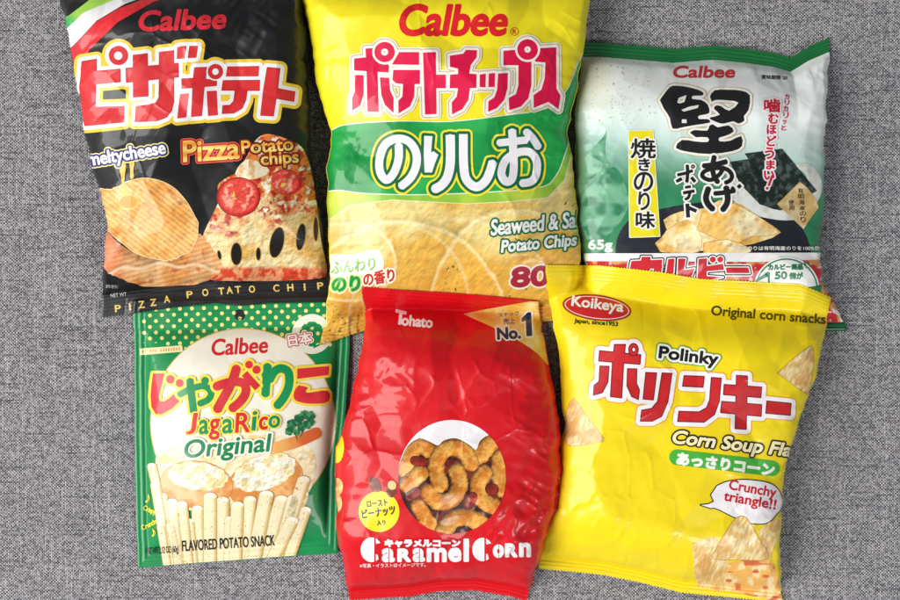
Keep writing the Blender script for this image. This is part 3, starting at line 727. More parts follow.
hard.art('title_lettering', ag, [(2.0, '#F7F5EE'), (0, '#1D1D1F')], 12, .4, label='smaller black characters of the title')
po = stroke(M7([(242, 262), (300, 250), (355, 230)]), 3.2) + stroke(M7([(315, 188), (318, 250), (312, 318)]), 3.4) + stroke(M7([(275, 290), (232, 312)]), 3.4) + stroke(M7([(345, 280), (375, 315)]), 3.4) + poly(M7(ell(358, 200, 16)), M7(ell(358, 200, 5)))
po += stroke(M7([(298, 356), (342, 350)]), 2.8) + stroke(M7([(283, 398), (370, 382)]), 3.2) + stroke(M7([(335, 395), (325, 430), (302, 445)]), 3) + stroke(M7([(315, 478), (322, 582)]), 4) + stroke(M7([(325, 508), (385, 535)]), 3.6)
hard.art('name_lettering', po, [(1.6, '#F4F4EE'), (0, '#1D1D1F')], 12, .35)
hard.art('flavour_strip', poly(N4([(225, 5), (335, 2), (367, 490), (230, 495)])), [(.8, '#F4F2DC'), (0, '#E8DC1C')], 7, .5)
fv = vert('焼きのり味', [(232, 38, 350, 132), (268, 130, 324, 190), (247, 193, 338, 286), (268, 284, 322, 372), (256, 376, 346, 456)], N4, .5)
hard.art('flavour_lettering', fv, [(1.5, '#F7F5EE'), (0, '#1D1D1F')], 9, .35, label='black characters running down the yellow strip')
hard.art('weight_lettering', text('65g', 588, 252.5, 24.5, 13, 0, 0, .5), [(0, '#EDEEDC')], 3, .35)
rd = vert('噛むほどうまい', [(118, 193, 202, 263), (140, 266, 192, 320), (132, 323, 182, 372), (132, 378, 182, 432), (122, 436, 170, 496), (128, 500, 174, 548), (118, 553, 172, 600)], O5, .45) + stroke(z5([(636, 468), (626, 495)]), 2.4, cap=True) + poly(ell(*z5([(621, 505)])[0], 1.5))
hard.art('slogan_lettering', rd, [(1.4, '#F6ECEE'), (0, '#C9203C')], 8, .35, label='red characters of the vertical slogan')
hard.art('slogan_lettering', vert('カリカリッと', [(222, 170, 246, 198), (222, 200, 246, 226), (215, 228, 240, 258), (215, 260, 242, 292), (212, 298, 232, 322), (205, 326, 230, 352)], O5, .2), [(0, '#C9203C')], 3, .3, label='small red characters beside the slogan')
hard.art('date_print', text('賞味期限 20', 761, 79, 26, 4.4, -2, 0, .12), [(0, '#26282A')], 3, .25)
hard.art('origin_tag', poly(P5([(528, 132), (652, 10), (690, 40), (735, 95), (755, 150), (718, 200), (672, 268)])), [(0, c_tag)], 9, .5)
hard.art('origin_lettering', vert('有明海産のり', [(640, 44, 672, 74), (642, 76, 674, 106), (646, 108, 678, 136), (650, 140, 682, 166), (652, 170, 686, 196), (655, 200, 684, 232)], P5, .1) + vert('使用', [(590, 108, 620, 138), (592, 140, 622, 166)], P5, .1), [(0, '#4A3418')], 11, .25)
hard.art('notice_print', text('※焼きのりは有明海産のりを100%使用', *P5([(285, 384)])[0], 92, 4.4, 0, 0, .12), [(0, '#E8E8E4')], 20, .25)
hard.art('banner', poly([(560, 253.5), (860, 252.5), (860, 321), (560, 321)]), [(0, '#F3F1F0')], 14, .5)
hard.art('banner_picture', poly([(560, 261), (760, 262), (860, 258), (870, 322), (560, 322)]), [(0, c_banner)], 16, .5)
k4 = fr(620, 240, 4.286)
kb = poly(k4([(48, 90), (180, 84), (176, 122), (40, 126)])) + poly(k4([(92, 72), (130, 72), (126, 160), (70, 160)])) + poly(k4([(145, 110), (180, 105), (172, 170), (140, 170)]))
kb += poly(k4([(205, 82), (232, 80), (228, 140), (215, 160), (195, 150)])) + poly(k4([(248, 80), (280, 80), (272, 130), (318, 122), (300, 170), (244, 170)]))
kb += poly(k4([(335, 82), (372, 78), (370, 112), (440, 102), (444, 128), (370, 134), (370, 155), (440, 160), (330, 180)])) + poly(k4(ell(396, 84, 13)), k4(ell(428, 84, 13))) + poly(k4([(452, 118), (548, 118), (554, 142), (455, 142)]))
hard.art('banner_lettering', kb, [(3.4, '#F3F1F0'), (2.3, '#1A1618'), (1.1, '#F3F1F0'), (0, '#C9202C')], 18, .4, label='red katakana along the banner')
C5 = fr(740, 240, 5.46)
hard.art('offer_badge', poly(ell(785.8, 289.8, 33, n=60)), [(0, '#F3F4F0')], 23, .5)
hard.art('offer_badge', ring((785.8, 289.8), 31.4, 30.0), [(0, '#1F7A4C')], 24, .4)
hard.art('offer_badge', poly(C5([(75, 222), (150, 172), (160, 180), (160, 240), (150, 240), (148, 200), (95, 226)])) + poly(C5([(345, 262), (440, 245), (440, 300), (340, 300)])) + stroke(C5([(345, 120), (357, 138)]), 1.2) + stroke(C5([(365, 118), (378, 145)]), 1.2) + stroke(C5([(352, 150), (375, 152)]), .8), [(0, '#1F7A4C')], 25, .4)
hard.art('offer_lettering', text('カルビー商品', *C5([(150, 166)])[0], 35, 6.2, 1, 0, .35) + text('50', *C5([(186, 216)])[0], 12.5, 8.2, 0, 0, .5) + text('個が', *C5([(264, 216)])[0], 14, 7.2, 0, 0, .3), [(0, '#1F7A4C')], 26, .3)
hard.art('banner_picture', poly(C5([(500, 372), (530, 385), (572, 430), (570, 446), (548, 446), (540, 415), (505, 395)])), [(0, '#E9E4E0')], 18, .5)

# ---- the big yellow bag
nori = Bag('snack_bag', 'big yellow and green bag of seaweed and salt potato chips with crimson title', 'snack bag',
    [(296, -60), (302, 0), (310, 33), (315, 83), (323, 108), (330, 130), (331, 147), (328, 165), (327, 200), (328, 240), (330, 283), (327, 312), (318, 347), (318, 360)],
    [(592, -60), (590, 0), (587, 17), (582, 55), (578, 90), (568, 125), (567, 133), (572, 160), (575, 200), (578, 233), (580, 263), (572, 300), (566, 322), (566, 360)],
    [(290, -46), (600, -48)], [(318, 346), (363, 331), (420, 327), (500, 325), (566, 320)],
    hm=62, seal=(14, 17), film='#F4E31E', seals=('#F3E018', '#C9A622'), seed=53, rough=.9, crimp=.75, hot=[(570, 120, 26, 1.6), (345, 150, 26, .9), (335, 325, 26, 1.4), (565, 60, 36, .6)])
C6 = fr(335, 30, 6); D6 = fr(430, 30, 6); E6 = fr(360, 115, 6); F6 = fr(440, 115, 6); z3 = fr(300, 0, 3)
nori.art('chip_picture', poly([(300, 225), (328, 219), (350, 204), (393, 199), (467, 203), (513, 200), (547, 197), (564, 180), (570, 140), (620, 140), (620, 400), (280, 400)]), [(0, c_gold_area)], 1, .8, label='printed close view of golden chips')
lime = poly([(300, 195), (340, 190), (366, 192), (433, 193), (533, 188), (562, 160), (568, 140), (600, 120), (600, 150), (571, 152), (564, 180), (547, 197.5), (513, 201), (467, 203.5), (393, 199.5), (350, 204.5), (328, 220), (300, 232)])
nori.art('lime_band', lime, [(.7, '#EDEFC8'), (0, lambda X, Y: mix(lin('#8CC63C'), lin('#C9DC4A'), ramp(fbm(X, Y, 40, 101, 2), .35, .7)))], 3, .6)
gb = poly(smooth([(300, 150), (331, 131), (350, 124.5), (400, 121.5), (450, 122), (507, 115.5), (546, 109), (565, 93), (573, 78), (580, 60), (600, 30), (610, 100), (574, 130), (566, 150), (555, 176), (533, 188), (433, 194), (366, 193), (333, 190), (300, 200)], 4))
nori.art('green_band', gb, [(1.0, '#F1F3DC'), (0, lambda X, Y: mix(lin('#1FA84C'), lin('#129044'), ramp(fbm(X, Y, 36, 111, 2), .35, .7)))], 5, .6)
nori.art('brand_lettering', text('Calbee', 399, 36.5, 109, 33, 0, .2, 1.45), [(0, '#DC1C24')], 1, .45)
nori.art('registered_mark', ring((514.5, 31.5), 4.2, 3.5) + text('R', 512.6, 33.8, 3.8, 4.6, 0, 0, .2), [(0, '#DC1C24')], 1, .3)
pt = poly(C6([(115, 172), (182, 165), (240, 170), (325, 212), (322, 256), (115, 243)])) + poly(C6([(183, 112), (245, 108), (256, 250), (263, 492), (195, 490), (190, 250)])) + hole(C6(ell(298, 133, 75)))
pt += poly(C6(ell(298, 133, 61)), C6(ell(298, 133, 21))) + poly(C6([(118, 270), (173, 272), (172, 390), (150, 455), (103, 485), (103, 410), (120, 365)])) + poly(C6([(270, 285), (325, 287), (330, 360), (352, 408), (352, 498), (300, 450), (278, 390)]))
pt += poly(C6([(385, 133), (505, 133), (505, 210), (342, 207)])) + poly(C6([(350, 240), (510, 240), (510, 325), (478, 325), (475, 400), (450, 460), (380, 502), (380, 425), (405, 400), (408, 325), (365, 320), (345, 300)]))
pt += poly(C6([(528, 135), (605, 133), (610, 505), (540, 508)])) + poly(C6([(605, 268), (665, 268), (665, 350), (608, 350)]))
pt += poly(C6([(688, 155), (770, 142), (785, 120), (852, 122), (850, 165), (815, 210), (805, 262), (850, 265), (848, 348), (810, 350), (800, 420), (765, 475), (702, 508), (700, 435), (730, 400), (738, 350), (688, 350), (690, 268), (738, 265), (738, 232), (690, 222)]))
pt += poly(D6([(298, 268), (335, 262), (333, 345), (298, 343)])) + poly(D6([(352, 262), (390, 258), (388, 343), (350, 343)])) + poly(D6([(408, 262), (467, 258), (465, 350), (445, 420), (400, 470), (348, 492), (350, 428), (385, 405), (402, 360)]))
pt += poly(D6([(440, 125), (530, 118), (608, 190), (608, 330), (590, 410), (545, 460), (475, 482), (472, 408), (515, 385), (530, 330), (530, 212), (440, 212)])) + poly(D6([(650, 110), (757, 104), (758, 352), (783, 395), (770, 476), (710, 432), (622, 468), (620, 392), (668, 358), (688, 290), (692, 196), (628, 190)]))
pt += hole(D6(ell(585, 118, 75))) + poly(D6(ell(585, 118, 62)), D6(ell(585, 118, 19)))
nori.art('title_lettering', pt, [(4.9, '#F7F2DE'), (3.7, '#CDBB96'), (2.5, '#F8F4EA'), (0, c_red_title(63, '#E2104A', '#D60C40'))], 8, .45, label='big crimson title characters')
no = stroke(E6([(232, 180), (232, 260), (205, 345), (160, 390), (122, 345), (118, 265), (150, 180), (220, 143), (290, 158), (335, 220), (338, 300), (305, 375), (245, 430)]), 8.1)
no += poly(E6([(385, 125), (435, 128), (426, 225), (442, 218), (470, 240), (448, 295), (432, 345), (388, 345), (383, 240)])) + stroke(E6([(541, 120), (542, 280), (525, 370), (490, 420), (448, 445)]), 9.2) + stroke(E6([(620, 115), (622, 300), (640, 390), (700, 432), (760, 385), (798, 280)]), 8.8)
no += stroke(F6([(350, 168), (430, 160), (522, 150)]), 7.4) + stroke(F6([(432, 90), (438, 200), (442, 320), (430, 385), (395, 400), (368, 350), (395, 270), (470, 225), (540, 225), (580, 280), (575, 360), (545, 400), (490, 410)]), 8) + stroke(F6([(515, 100), (555, 140), (590, 195)]), 7.6)
nori.art('flavour_lettering', no, [(5.0, '#F3E63A'), (2.9, '#0C6A3C'), (0, '#F4F1F6')], 12, .45, label='large white hiragana outlined in dark green')
nori.art('name_lettering', text('Seaweed & Salt', *fr(480, 200, 6)([(65, 216)])[0], 95, 16.5, 5.5, .22, .5) + text('Potato Chips', *fr(480, 200, 6)([(128, 340)])[0], 77, 16.5, 5.5, .22, .5), [(1.7, '#0F6E44'), (0, '#F6F6F0')], 4, .35)
nori.art('weight_lettering', text('80g', 511, 294, 58, 27, 3, .08, 1.4), [(1.9, '#F2E8DC'), (0, '#A81F3C')], 4, .45)
f25 = fr(325, 200, 6)
nori.art('aroma_label', poly(smooth(f25([(-10, 330), (60, 325), (180, 325), (260, 300), (320, 300), (350, 360), (345, 410), (300, 430), (200, 455), (-10, 470)]), 4)), [(.8, '#E8DC5A'), (0, '#F1F4EA')], 4, .5)
nori.art('aroma_lettering', text('ふんわり', *f25([(38, 448)])[0], 45, 13, 6, .1, .3), [(0, '#86C04A')], 7, .35, label='pale green characters')
nori.art('aroma_lettering', text('のり', *f25([(42, 556)])[0], 29, 16, 3, .1, .9), [(2.2, '#F4F3DC'), (1, '#C8E06A'), (0, '#129A44')], 7, .35, label='bold green characters')
nori.art('aroma_lettering', text('の香り', *f25([(236, 522)])[0], 32, 14, 10, .1, .5), [(1.8, '#F7F3DC'), (0, '#C83028')], 7, .35, label='red characters')

# ---- the yellow corn snack bag
corn = Bag('snack_bag', 'plain yellow bag of triangular corn soup snacks with speech bubble and red title', 'snack bag',
    [(545, 255), (545.5, 266), (550, 300), (556, 336), (561, 380), (564, 422), (560, 460), (552, 500), (543, 540), (536, 578), (536, 610)],
    [(834, 285), (833, 299), (823, 336), (812, 388), (801, 415), (788, 449), (783, 504), (778, 542), (781, 600), (781, 620)],
    [(545, 265), (600, 265.5), (660, 272), (700, 279), (760, 282), (800, 284), (833, 298)], [(536, 568), (560, 570), (600, 574), (640, 582), (680, 592), (730, 597), (781, 602)],
    hm=56, seal=(17, 10), film='#F3D912', seed=71, rough=.85, teeth=1.5, crimp=.6, hot=[(760, 520, 40, 1.1), (590, 520, 50, .8), (790, 420, 30, .9), (780, 290, 30, .6)])
K3 = fr(530, 250, 2.903); I7 = fr(585, 330, 7.5); J7 = fr(680, 350, 7.5); S5 = fr(540, 260, 5.625); U6 = fr(660, 420, 6.43); Q5 = fr(640, 480, 5); KB = fr(530, 394, 2.903)
oc = S5([(320, 268)])[0]
corn.art('brand_oval', poly(ell(oc[0], oc[1], 34, 12.3, -7, n=60)), [(.6, '#3A1A1E'), (0, '#CC2228')], 1, .4)
corn.art('brand_oval', poly(ell(oc[0], oc[1], 32.5, 11.1, -7, n=60), ell(oc[0], oc[1], 31.6, 10.3, -7, n=60)), [(0, '#F2E6E2')], 3, .35)
corn.art('brand_lettering', text('Koikeya', *S5([(172, 276)])[0], 52.5, 14, -7, 0, .45), [(0, '#F7F4F2')], 4, .35, label='white brand lettering in the red oval')
corn.art('notice_print', text('Japan, since1953', *S5([(190, 360)])[0], 44, 6, -5, 0, .22), [(0, '#2E2A14')], 1, .3)
corn.art('slogan_lettering', text('Original corn snacks', *K3([(524, 198)])[0], 115, 13, -4.5, 0, .35), [(0, '#33300E')], 1, .35)
corn.art('name_lettering', text('Polinky', *K3([(370, 325)])[0], 60, 16.5, -7, 0, .7), [(3.0, '#3F9A3C'), (2.1, '#F4F4E8'), (0, '#141414')], 8, .35)
pk = poly(I7([(108, 155), (418, 185), (412, 258), (102, 233)])) + hole(I7(ell(363, 145, 48))) + poly(I7([(220, 108), (303, 108), (290, 240), (275, 510), (190, 500), (205, 240)])) + poly(I7(ell(363, 147, 36, 46)), I7(ell(365, 147, 14, 17)))
pk += poly(I7([(110, 270), (180, 272), (172, 390), (130, 470), (62, 490), (68, 415), (105, 385)])) + poly(I7([(318, 290), (388, 292), (386, 400), (408, 450), (400, 522), (350, 500), (314, 420)]))
pk += poly(I7([(455, 318), (537, 322), (512, 525), (435, 518)])) + poly(K3([(383, 357), (412, 358), (400, 440), (382, 483), (355, 497), (320, 497), (324, 465), (352, 460), (370, 440)]))
pk += poly(J7([(30, 192), (182, 198), (172, 280), (18, 272)])) + poly(K3([(526, 370), (555, 372), (549, 440), (535, 478), (505, 500), (428, 498), (432, 468), (490, 470), (512, 458), (521, 435)]))
pk += poly(J7([(422, 190), (505, 195), (495, 595), (412, 590)])) + poly(J7([(330, 258), (612, 278), (605, 358), (325, 335)])) + poly(J7([(312, 385), (612, 410), (608, 498), (303, 470)])) + poly(J7([(650, 382), (832, 400), (825, 490), (642, 475)]))
corn.art('title_lettering', pk, [(5.6, '#EFA024'), (4.7, '#F3EFF0'), (.5, '#6E1216'), (-.5, c_red_title(64, '#CC2428', '#C01C22'))], 2, .45, label='big red title characters')
corn.art('flavour_lettering', text('Corn Soup Flavor', *U6([(72, 176)])[0], 150, 18, -6.6, .2, .65), [(1.5, '#17140E'), (0, '#F7EDB8')], 6, .4, label='cream lettering running off the edge of the bag')
corn.art('flavour_pill', stroke(U6([(108, 240), (720, 312)]), 15.5, cap=True), [(0, '#46B03A')], 5, .5)
corn.art('pill_lettering', text('あっさりコーン', *U6([(100, 288)])[0], 99, 13, -6.9, 0, .9), [(0, '#F5F6EC')], 6, .4)
bb = poly(smooth(Q5([(385, 30), (440, 8), (530, 0), (640, 15), (690, 50), (708, 110), (680, 170), (630, 215), (540, 213), (470, 185), (400, 150), (370, 138)]), 4) + Q5([(355, 141), (303, 125), (340, 122), (370, 108), (355, 75)]))
corn.art('speech_bubble', bb, [(1.1, '#1A1710'), (0, '#F6F1F4')], 1, .4)
corn.art('bubble_lettering', text('Crunchy', *Q5([(438, 62)])[0], 48, 13.5, -10, 0, .4) + text('triangle!!', *Q5([(412, 118)])[0], 53, 13.5, -10, 0, .4), [(0, '#CE2334')], 3, .35)
corn.art('snack_picture', poly(smooth(KB([(128, 12), (165, 65), (213, 130), (190, 140), (150, 148), (108, 145), (103, 80), (115, 25)]), 3)), [(.5, '#B98A3C'), (0, c_corn(3))], 1, .45, label='printed corn triangle at the left edge')
corn.art('snack_picture', poly(smooth(K3([(718, 358), (760, 320), (805, 285), (820, 284), (822, 340), (806, 412), (790, 410), (750, 380)]), 3)), [(.5, '#B98A3C'), (0, c_corn(13))], 1, .45, label='printed corn triangle at the right edge')
corn.art('snack_picture', poly(smooth(Q5([(262, 315), (320, 298), (380, 290), (440, 400), (425, 550), (340, 540), (285, 528), (268, 420)]), 3)), [(0, c_corn(17))], 1, .5)
corn.art('snack_picture', poly(smooth(Q5([(440, 420), (520, 400), (650, 400), (690, 500), (720, 610), (600, 590), (470, 560), (420, 550)]), 3)), [(0, lambda X, Y: mix(mix(lin('#F0B45C'), lin('#F8DDA4'), ramp(fbm(X, Y, 7, 501, 3), .4, .65)), lin('#D9683A'), ramp(vnoise(X / 9, Y / 4, 503), .7, .85)))], 3, .5)
corn.art('snack_picture', poly(smooth(Q5([(590, 260), (640, 215), (700, 200), (680, 300), (650, 395), (640, 390)]), 3)), [(0, c_corn(27))], 2, .5)
corn.art('snack_picture', poly(smooth(Q5([(500, 180), (535, 195), (590, 290), (640, 392), (500, 397), (365, 392), (385, 340), (430, 260), (475, 195)]), 3)), [(.5, '#B98A3C'), (0, c_corn(23))], 6, .45, label='printed corn triangle under the speech bubble')

# ---- the red bag
caramel = Bag('snack_bag', 'glossy red bag of caramel corn puffs with a round picture and gold corner, lower middle', 'snack bag',
    [(363, 275), (363, 288), (367, 322), (362, 352), (357.5, 372), (350.5, 402), (341, 432), (334.5, 447), (335, 487), (337, 526), (343, 560), (349, 600), (349, 620)],
    [(539, 285), (540, 302), (542, 322), (549, 363), (559, 419), (562.5, 470), (556, 506), (548, 535), (542, 553), (533, 578), (525.5, 600), (525, 620)],
    [(363, 287), (400, 290), (450, 293), (500, 297), (540, 301)], [(345, 600), (380, 598), (410, 596), (437, 591), (475, 590), (510, 596), (527, 601)],
    hm=62, seal=(15, 9), film='#D60818', seed=97, rough=1.05, teeth=1.3, crimp=.6, hot=[(520, 520, 42, 1.9), (540, 430, 34, 1.3), (515, 360, 30, .9), (390, 370, 30, .7), (420, 580, 40, .9)])
T3 = fr(320, 280, 3.6); TB = fr(320, 434, 3.6); R4 = fr(350, 500, 4.286); Q2 = fr(350, 420, 5)
caramel.art('gold_corner', poly(smooth(T3([(515, 122), (640, 98), (795, 78), (805, 150), (818, 230), (828, 310), (780, 262), (700, 210), (600, 160)]), 3)), [(0, lambda X, Y: mix(lin('#E9B84A'), lin('#F6DE92'), ramp(fbm(X, Y, 14, 601, 3), .35, .7)))], 1, .5)
caramel.art('award_lettering', text('No.', *T3([(638, 216)])[0], 24, 12.5, 3, 0, .7) + poly(T3([(725, 138), (748, 116), (760, 116), (764, 201), (743, 203), (740, 145), (727, 152)])), [(1.6, '#F6F0E4'), (0, '#1A2050')], 3, .35, label='dark blue lettering on the gold corner')
caramel.art('award_lettering', text('売上', *T3([(660, 159)])[0], 12, 6, 2, 0, .15) + text('スナック', *T3([(642, 135)])[0], 21, 4.5, 6, 0, .1), [(0, '#3A5A90')], 3, .3)
caramel.art('brand_lettering', text('T', *T3([(262, 156)])[0], 11.5, 14.5, -12, -.1, .8) + text('ohato', *T3([(292, 164)])[0], 31.5, 11.5, -5, 0, .55), [(0, '#F6EFEE')], 1, .4, label='white brand lettering')
caramel.art('snack_window', poly(ell(452, 477, 54, 57, n=80)), [(0, '#F3EFF1')], 1, .6, label='white round field behind the picture')
def c_caramel(X, Y):
    q = Q2
    bg = mix(lin('#3A140C'), lin('#7A2C18'), ramp(fbm(X, Y, 7, 611, 2), .4, .7))
    A_, B_ = '#F2B052', '#D98228'
    pcs = [([(275, 250), (300, 175), (345, 130), (400, 155)], 38, 1), ([(285, 320), (330, 285), (350, 265)], 42, 2), ([(340, 430), (400, 520)], 38, 2), ([(650, 175), (700, 120)], 46, 1), ([(745, 185), (745, 280), (765, 350)], 38, 2),
           ([(535, 255), (548, 330), (505, 398), (440, 408), (392, 360)], 42, 3), ([(452, 322), (434, 270), (432, 215), (458, 162), (515, 138), (575, 160), (605, 215)], 42, 4), ([(672, 265), (640, 320), (660, 395), (720, 430)], 42, 4), 
           ([(470, 550), (520, 495), (600, 490), (650, 515)], 44, 3)]
    L_ = [([tuple(v) for v in q(p)], r / 5, A_, B_, z, 1) for p, r, z in pcs]
    L_ += [(q([(325, 203), (365, 210)]), 5, '#B5402A', '#8E2418', 6, .15), (q([(590, 415), (612, 385)]), 5.4, '#C05038', '#8E2418', 6, .15), (q([(705, 345), (715, 348)]), 6, '#A83A26', '#8E2418', 6, .15), (q([(300, 380), (330, 360)]), 5, '#A05048', '#702020', 6, .15), (q([(500, 215), (525, 222)]), 4.6, '#A83A26', '#701c14', 1.5, .15)]
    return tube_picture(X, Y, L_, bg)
region = poly(smooth(Q2([(235, 290), (250, 215), (290, 130), (345, 92), (400, 110), (440, 128), (470, 102), (530, 92), (590, 120), (630, 150), (650, 105), (700, 75), (745, 110), (775, 180), (785, 290), (770, 400), (720, 480), (650, 540), (560, 572), (470, 568), (380, 540), (300, 470), (250, 380)]), 3))
ho = [('-', None)]
gx_, gy_ = 0, 0
def clip_oval(shapes, cx_, cy_, rx, ry):
    big_ = [(cx_ - 200, cy_ - 200), (cx_ + 200, cy_ - 200), (cx_ + 200, cy_ + 200), (cx_ - 200, cy_ + 200)]
    return shapes + [('-', np.vstack([edges_of(big_), edges_of(ell(cx_, cy_, rx, ry, n=80))]))]
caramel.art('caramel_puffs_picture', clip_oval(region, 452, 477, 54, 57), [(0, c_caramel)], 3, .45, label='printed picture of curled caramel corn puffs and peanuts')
caramel.art('peanut_badge', poly(ell(379, 511.6, 20.4, n=50)), [(0, '#F4E21C')], 1, .45)
caramel.art('badge_lettering', text('ロースト', *Q2([(85, 438)])[0], 21, 7, 5, 0, .3) + text('ピーナッツ', *Q2([(62, 496)])[0], 34, 9.5, 8, 0, .35) + text('入り', *Q2([(135, 528)])[0], 8.5, 5.2, 3, 0, .25), [(0, '#3A2410')], 3, .3)
caramel.art('peanut_picture', poly(ell(*Q2([(123, 322)])[0], 5.6, 8.8, 32)) + poly(ell(*Q2([(205, 348)])[0], 5.6, 8, 12)), [(0, lambda X, Y: mix(lin('#6E2A18'), lin('#A85A3A'), ramp(fbm(X, Y, 4, 621, 2), .35, .7)))], 3, .4)
caramel.art('peanut_picture', poly(ell(*Q2([(210, 326)])[0], 4.2, 4.6, 20)), [(0, '#E9C88A')], 5, .4)
cc = poly(R4(ell(92, 213, 46, 53))) + hole(R4([(104, 150), (111, 150), (111, 270), (104, 270)])) + hole(R4([(111, 188), (150, 180), (150, 240), (111, 232)])) + hole(R4([(118, 232), (150, 215), (150, 275), (128, 275)]))
cc += poly(R4(ell(568, 212, 44, 50))) + hole(R4([(576, 150), (583, 150), (583, 270), (576, 270)])) + hole(R4([(583, 190), (625, 182), (625, 238), (583, 230)])) + hole(R4([(590, 230), (625, 214), (625, 275), (600, 275)]))
for ch, a, b, t_, b2 in (('a', 136, 193, 206, 267), ('R', 203, 262, 207, 266), ('a', 268, 322, 205, 266), ('m', 328, 415, 204, 266), ('e', 420, 478, 203, 266), ('l', 486, 510, 165, 265), ('o', 612, 660, 190, 248), ('R', 664, 718, 185, 246), ('n', 724, 776, 182, 245)):
    (x_, y_), = R4([(a, b2)]); w_ = (b - a) / 4.286; h_ = (b2 - t_) / 4.286
    cc += text(ch, x_, y_, w_, h_, 0, 0, 1.25)
    if ch in 'ao': cc += hole([(x_ + w_ * .52, y_ - h_), (x_ + w_ * .58, y_ - h_), (x_ + w_ * .58, y_ + 1), (x_ + w_ * .52, y_ + 1)])
caramel.art('title_lettering', cc, [(0, '#F6F1F2')], 5, .4, label='large white stencil title')
caramel.art('kana_lettering', text('キャラメルコーン', *R4([(148, 203)])[0], 76, 8.2, 0, 0, .7), [(1.2, '#D60818'), (0, '#F6F1F2')], 6, .35, label='small white katakana above the title')
caramel.art('notice_print', text('※写真・イラストはイメージです。', *R4([(42, 291)])[0], 66, 4.2, 1, 0, .12), [(0, '#F0D8D8')], 3, .25)
caramel.art('side_badge', poly(ell(337, 447, 7, 16)), [(0, '#F4E21C')], 1, .4)
caramel.art('side_puff_picture', poly(ell(337, 487, 6, 9)) + poly(ell(336, 503, 6, 10)), [(0, c_corn(33))], 1, .4)

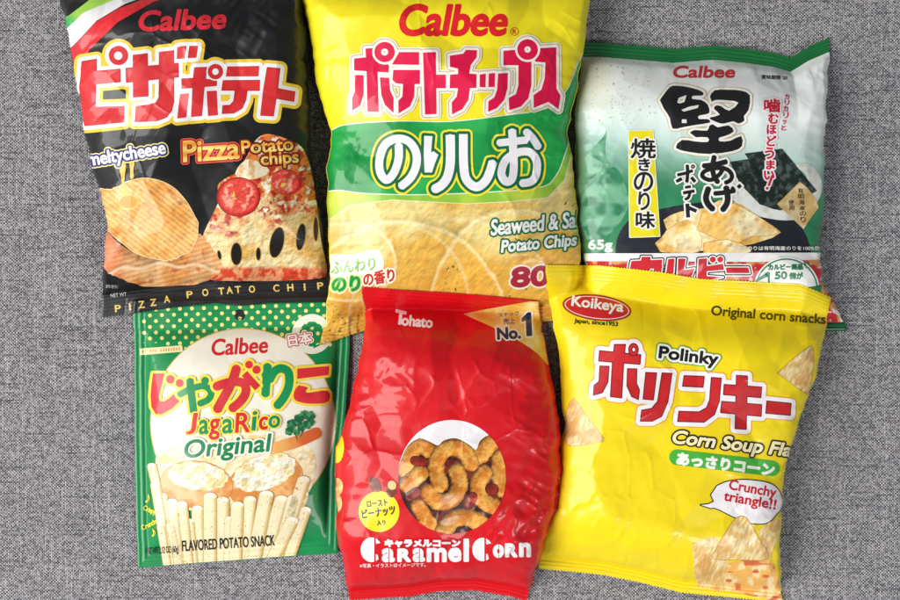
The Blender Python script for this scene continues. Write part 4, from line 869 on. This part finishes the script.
# ================================================================ the cloth
def fabric():
    nx, ny = 160, 110
    X, Y = np.meshgrid(np.linspace(-1.1, 1.1, nx), np.linspace(-.85, .85, ny))
    z = -.0008 + .0012 * (fbm(X * 100, Y * 100, 28, 900, 2) - 1)
    co = np.stack([X.ravel(), Y.ravel(), z.ravel()], 1)
    J, I = np.mgrid[0:ny - 1, 0:nx - 1]; a = (J * nx + I).ravel()
    m = bpy.data.materials.new('grey_tweed'); m.use_nodes = True; nt = m.node_tree; b = nt.nodes['Principled BSDF']
    N = nt.nodes.new; K = nt.links.new
    def mth(op, x, y=None, c=False):
        n = N('ShaderNodeMath'); n.operation = op
        for k, v in ((0, x), (1, y)):
            if v is None: continue
            if isinstance(v, (int, float)): n.inputs[k].default_value = v
            else: K(v, n.inputs[k])
        return n.outputs[0]
    g = N('ShaderNodeNewGeometry'); sp_ = N('ShaderNodeSeparateXYZ'); K(g.outputs['Position'], sp_.inputs[0])
    wn = N('ShaderNodeTexNoise'); wn.inputs['Scale'].default_value = 200; wn.inputs['Detail'].default_value = 1; K(g.outputs['Position'], wn.inputs['Vector'])
    w2 = N('ShaderNodeTexNoise'); w2.inputs['Scale'].default_value = 60; K(g.outputs['Position'], w2.inputs['Vector'])
    wob = mth('MULTIPLY', mth('SUBTRACT', wn.outputs['Fac'], .5), .0006); wob2 = mth('MULTIPLY', mth('SUBTRACT', w2.outputs['Fac'], .5), .0015)
    px = mth('ADD', mth('ADD', sp_.outputs[0], wob), wob2); py = mth('ADD', mth('SUBTRACT', sp_.outputs[1], wob), wob2)
    T = .00108
    gx = mth('DIVIDE', px, T); gy = mth('DIVIDE', py, T * .95)
    ix = mth('FLOOR', gx); iy = mth('FLOOR', gy)
    par = mth('MODULO', mth('ABSOLUTE', mth('ADD', ix, iy)), 2)
    # a thread runs two cells: warp and weft take turns
    def cell(u, v, off):
        c = N('ShaderNodeCombineXYZ'); K(u, c.inputs[0]); K(v, c.inputs[1]); c.inputs[2].default_value = off
        w = N('ShaderNodeTexWhiteNoise'); w.noise_dimensions = '3D'; K(c.outputs[0], w.inputs['Vector']); return w.outputs['Value']
    cn = cell(ix, iy, 1.0)
    row = cell(mth('FLOOR', mth('DIVIDE', gx, 23)), iy, 9.0); colm = cell(ix, mth('FLOOR', mth('DIVIDE', gy, 31)), 17.0)
    row2 = cell(mth('FLOOR', mth('DIVIDE', gx, 5)), iy, 4.0)
    fx = mth('SUBTRACT', mth('FRACT', gx), .5); fy = mth('SUBTRACT', mth('FRACT', gy), .5)
    r2 = mth('ADD', mth('MULTIPLY', fx, fx), mth('MULTIPLY', fy, fy))
    dome = mth('SUBTRACT', 1.0, mth('MULTIPLY', r2, 2.0))
    fib = N('ShaderNodeTexNoise'); fib.inputs['Scale'].default_value = 1500; fib.inputs['Detail'].default_value = 2; K(g.outputs['Position'], fib.inputs['Vector'])
    val = mth('ADD', mth('MULTIPLY', par, .42), mth('MULTIPLY', cn, .46))
    val = mth('ADD', val, mth('MULTIPLY', row2, .12))
    val = mth('SUBTRACT', val, mth('MULTIPLY', mth('GREATER_THAN', row, .93), .16))
    val = mth('ADD', val, mth('MULTIPLY', mth('GREATER_THAN', colm, .92), .12))
    val = mth('ADD', val, mth('MULTIPLY', mth('SUBTRACT', fib.outputs['Fac'], .5), .35))
    cr = N('ShaderNodeValToRGB'); K(val, cr.inputs[0]); e = cr.color_ramp.elements
    e[0].position = .14; e[0].color = (*lin('#3c3b41'), 1); e[1].position = .95; e[1].color = (*lin('#dcd8d9'), 1)
    n_ = e.new(.5); n_.color = (*lin('#979599'), 1)
    lg = N('ShaderNodeTexNoise'); lg.inputs['Scale'].default_value = 22; lg.inputs['Detail'].default_value = 4; K(g.outputs['Position'], lg.inputs['Vector'])
    mul = N('ShaderNodeMix'); mul.data_type = 'RGBA'; mul.blend_type = 'MULTIPLY'; mul.inputs['Factor'].default_value = 1
    cr2 = N('ShaderNodeValToRGB'); K(lg.outputs['Fac'], cr2.inputs[0]); cr2.color_ramp.elements[0].position = .3; cr2.color_ramp.elements[0].color = (.88, .88, .89, 1); cr2.color_ramp.elements[1].position = .7
    K(cr.outputs[0], mul.inputs['A']); K(cr2.outputs[0], mul.inputs['B']); K(mul.outputs['Result'], b.inputs['Base Color'])
    b.inputs['Roughness'].default_value = .95; b.inputs['Specular IOR Level'].default_value = .1; b.inputs['Sheen Weight'].default_value = .15
    bu = N('ShaderNodeBump'); bu.inputs['Strength'].default_value = .8; bu.inputs['Distance'].default_value = .0006
    K(mth('ADD', dome, mth('MULTIPLY', val, .5)), bu.inputs['Height']); K(bu.outputs[0], b.inputs['Normal'])
    o = build_mesh('cloth_ground', co, {4: np.stack([a, a + 1, a + nx + 1, a + nx], 1)}, m, flip=False)
    o['kind'] = 'structure'; o['label'] = 'grey woven tweed cloth the snack bags lie on'
fabric()

# ================================================================ light and camera
sc = bpy.context.scene
w = bpy.data.worlds.new('World'); sc.world = w; w.use_nodes = True
bgn = w.node_tree.nodes['Background']; bgn.inputs[0].default_value = (.93, .96, 1, 1); bgn.inputs[1].default_value = .15
def area(name, loc, tgt, sx, sy, power, col=(1, 1, 1)):
    l = bpy.data.lights.new(name, 'AREA'); l.shape = 'RECTANGLE'; l.size = sx; l.size_y = sy; l.energy = power; l.color = col
    o = bpy.data.objects.new(name, l); COL.objects.link(o); o.location = loc
    from mathutils import Vector
    o.rotation_euler = (Vector(tgt) - Vector(loc)).to_track_quat('-Z', 'Y').to_euler()
    return o
area('window_light', (-2.3, -.35, 1.9), (0, .0, 0), 2.3, 1.9, 124, (1, .985, .96))
area('side_window_light', (.75, -1.05, 1.0), (.05, -.05, 0), .5, .5, 9, (.97, .98, 1))
cd = bpy.data.cameras.new('camera'); cam = bpy.data.objects.new('camera', cd); COL.objects.link(cam)
cam.location = (0, 0, HC * S); cd.sensor_width = 36; cd.lens = 36 / (900 * S) * HC * S; cd.clip_start = .01; cd.clip_end = 50
sc.camera = cam
vs = sc.view_settings; vs.view_transform = 'Standard'; vs.look = 'None'; vs.exposure = 0; vs.gamma = 1; vs.use_curve_mapping = False
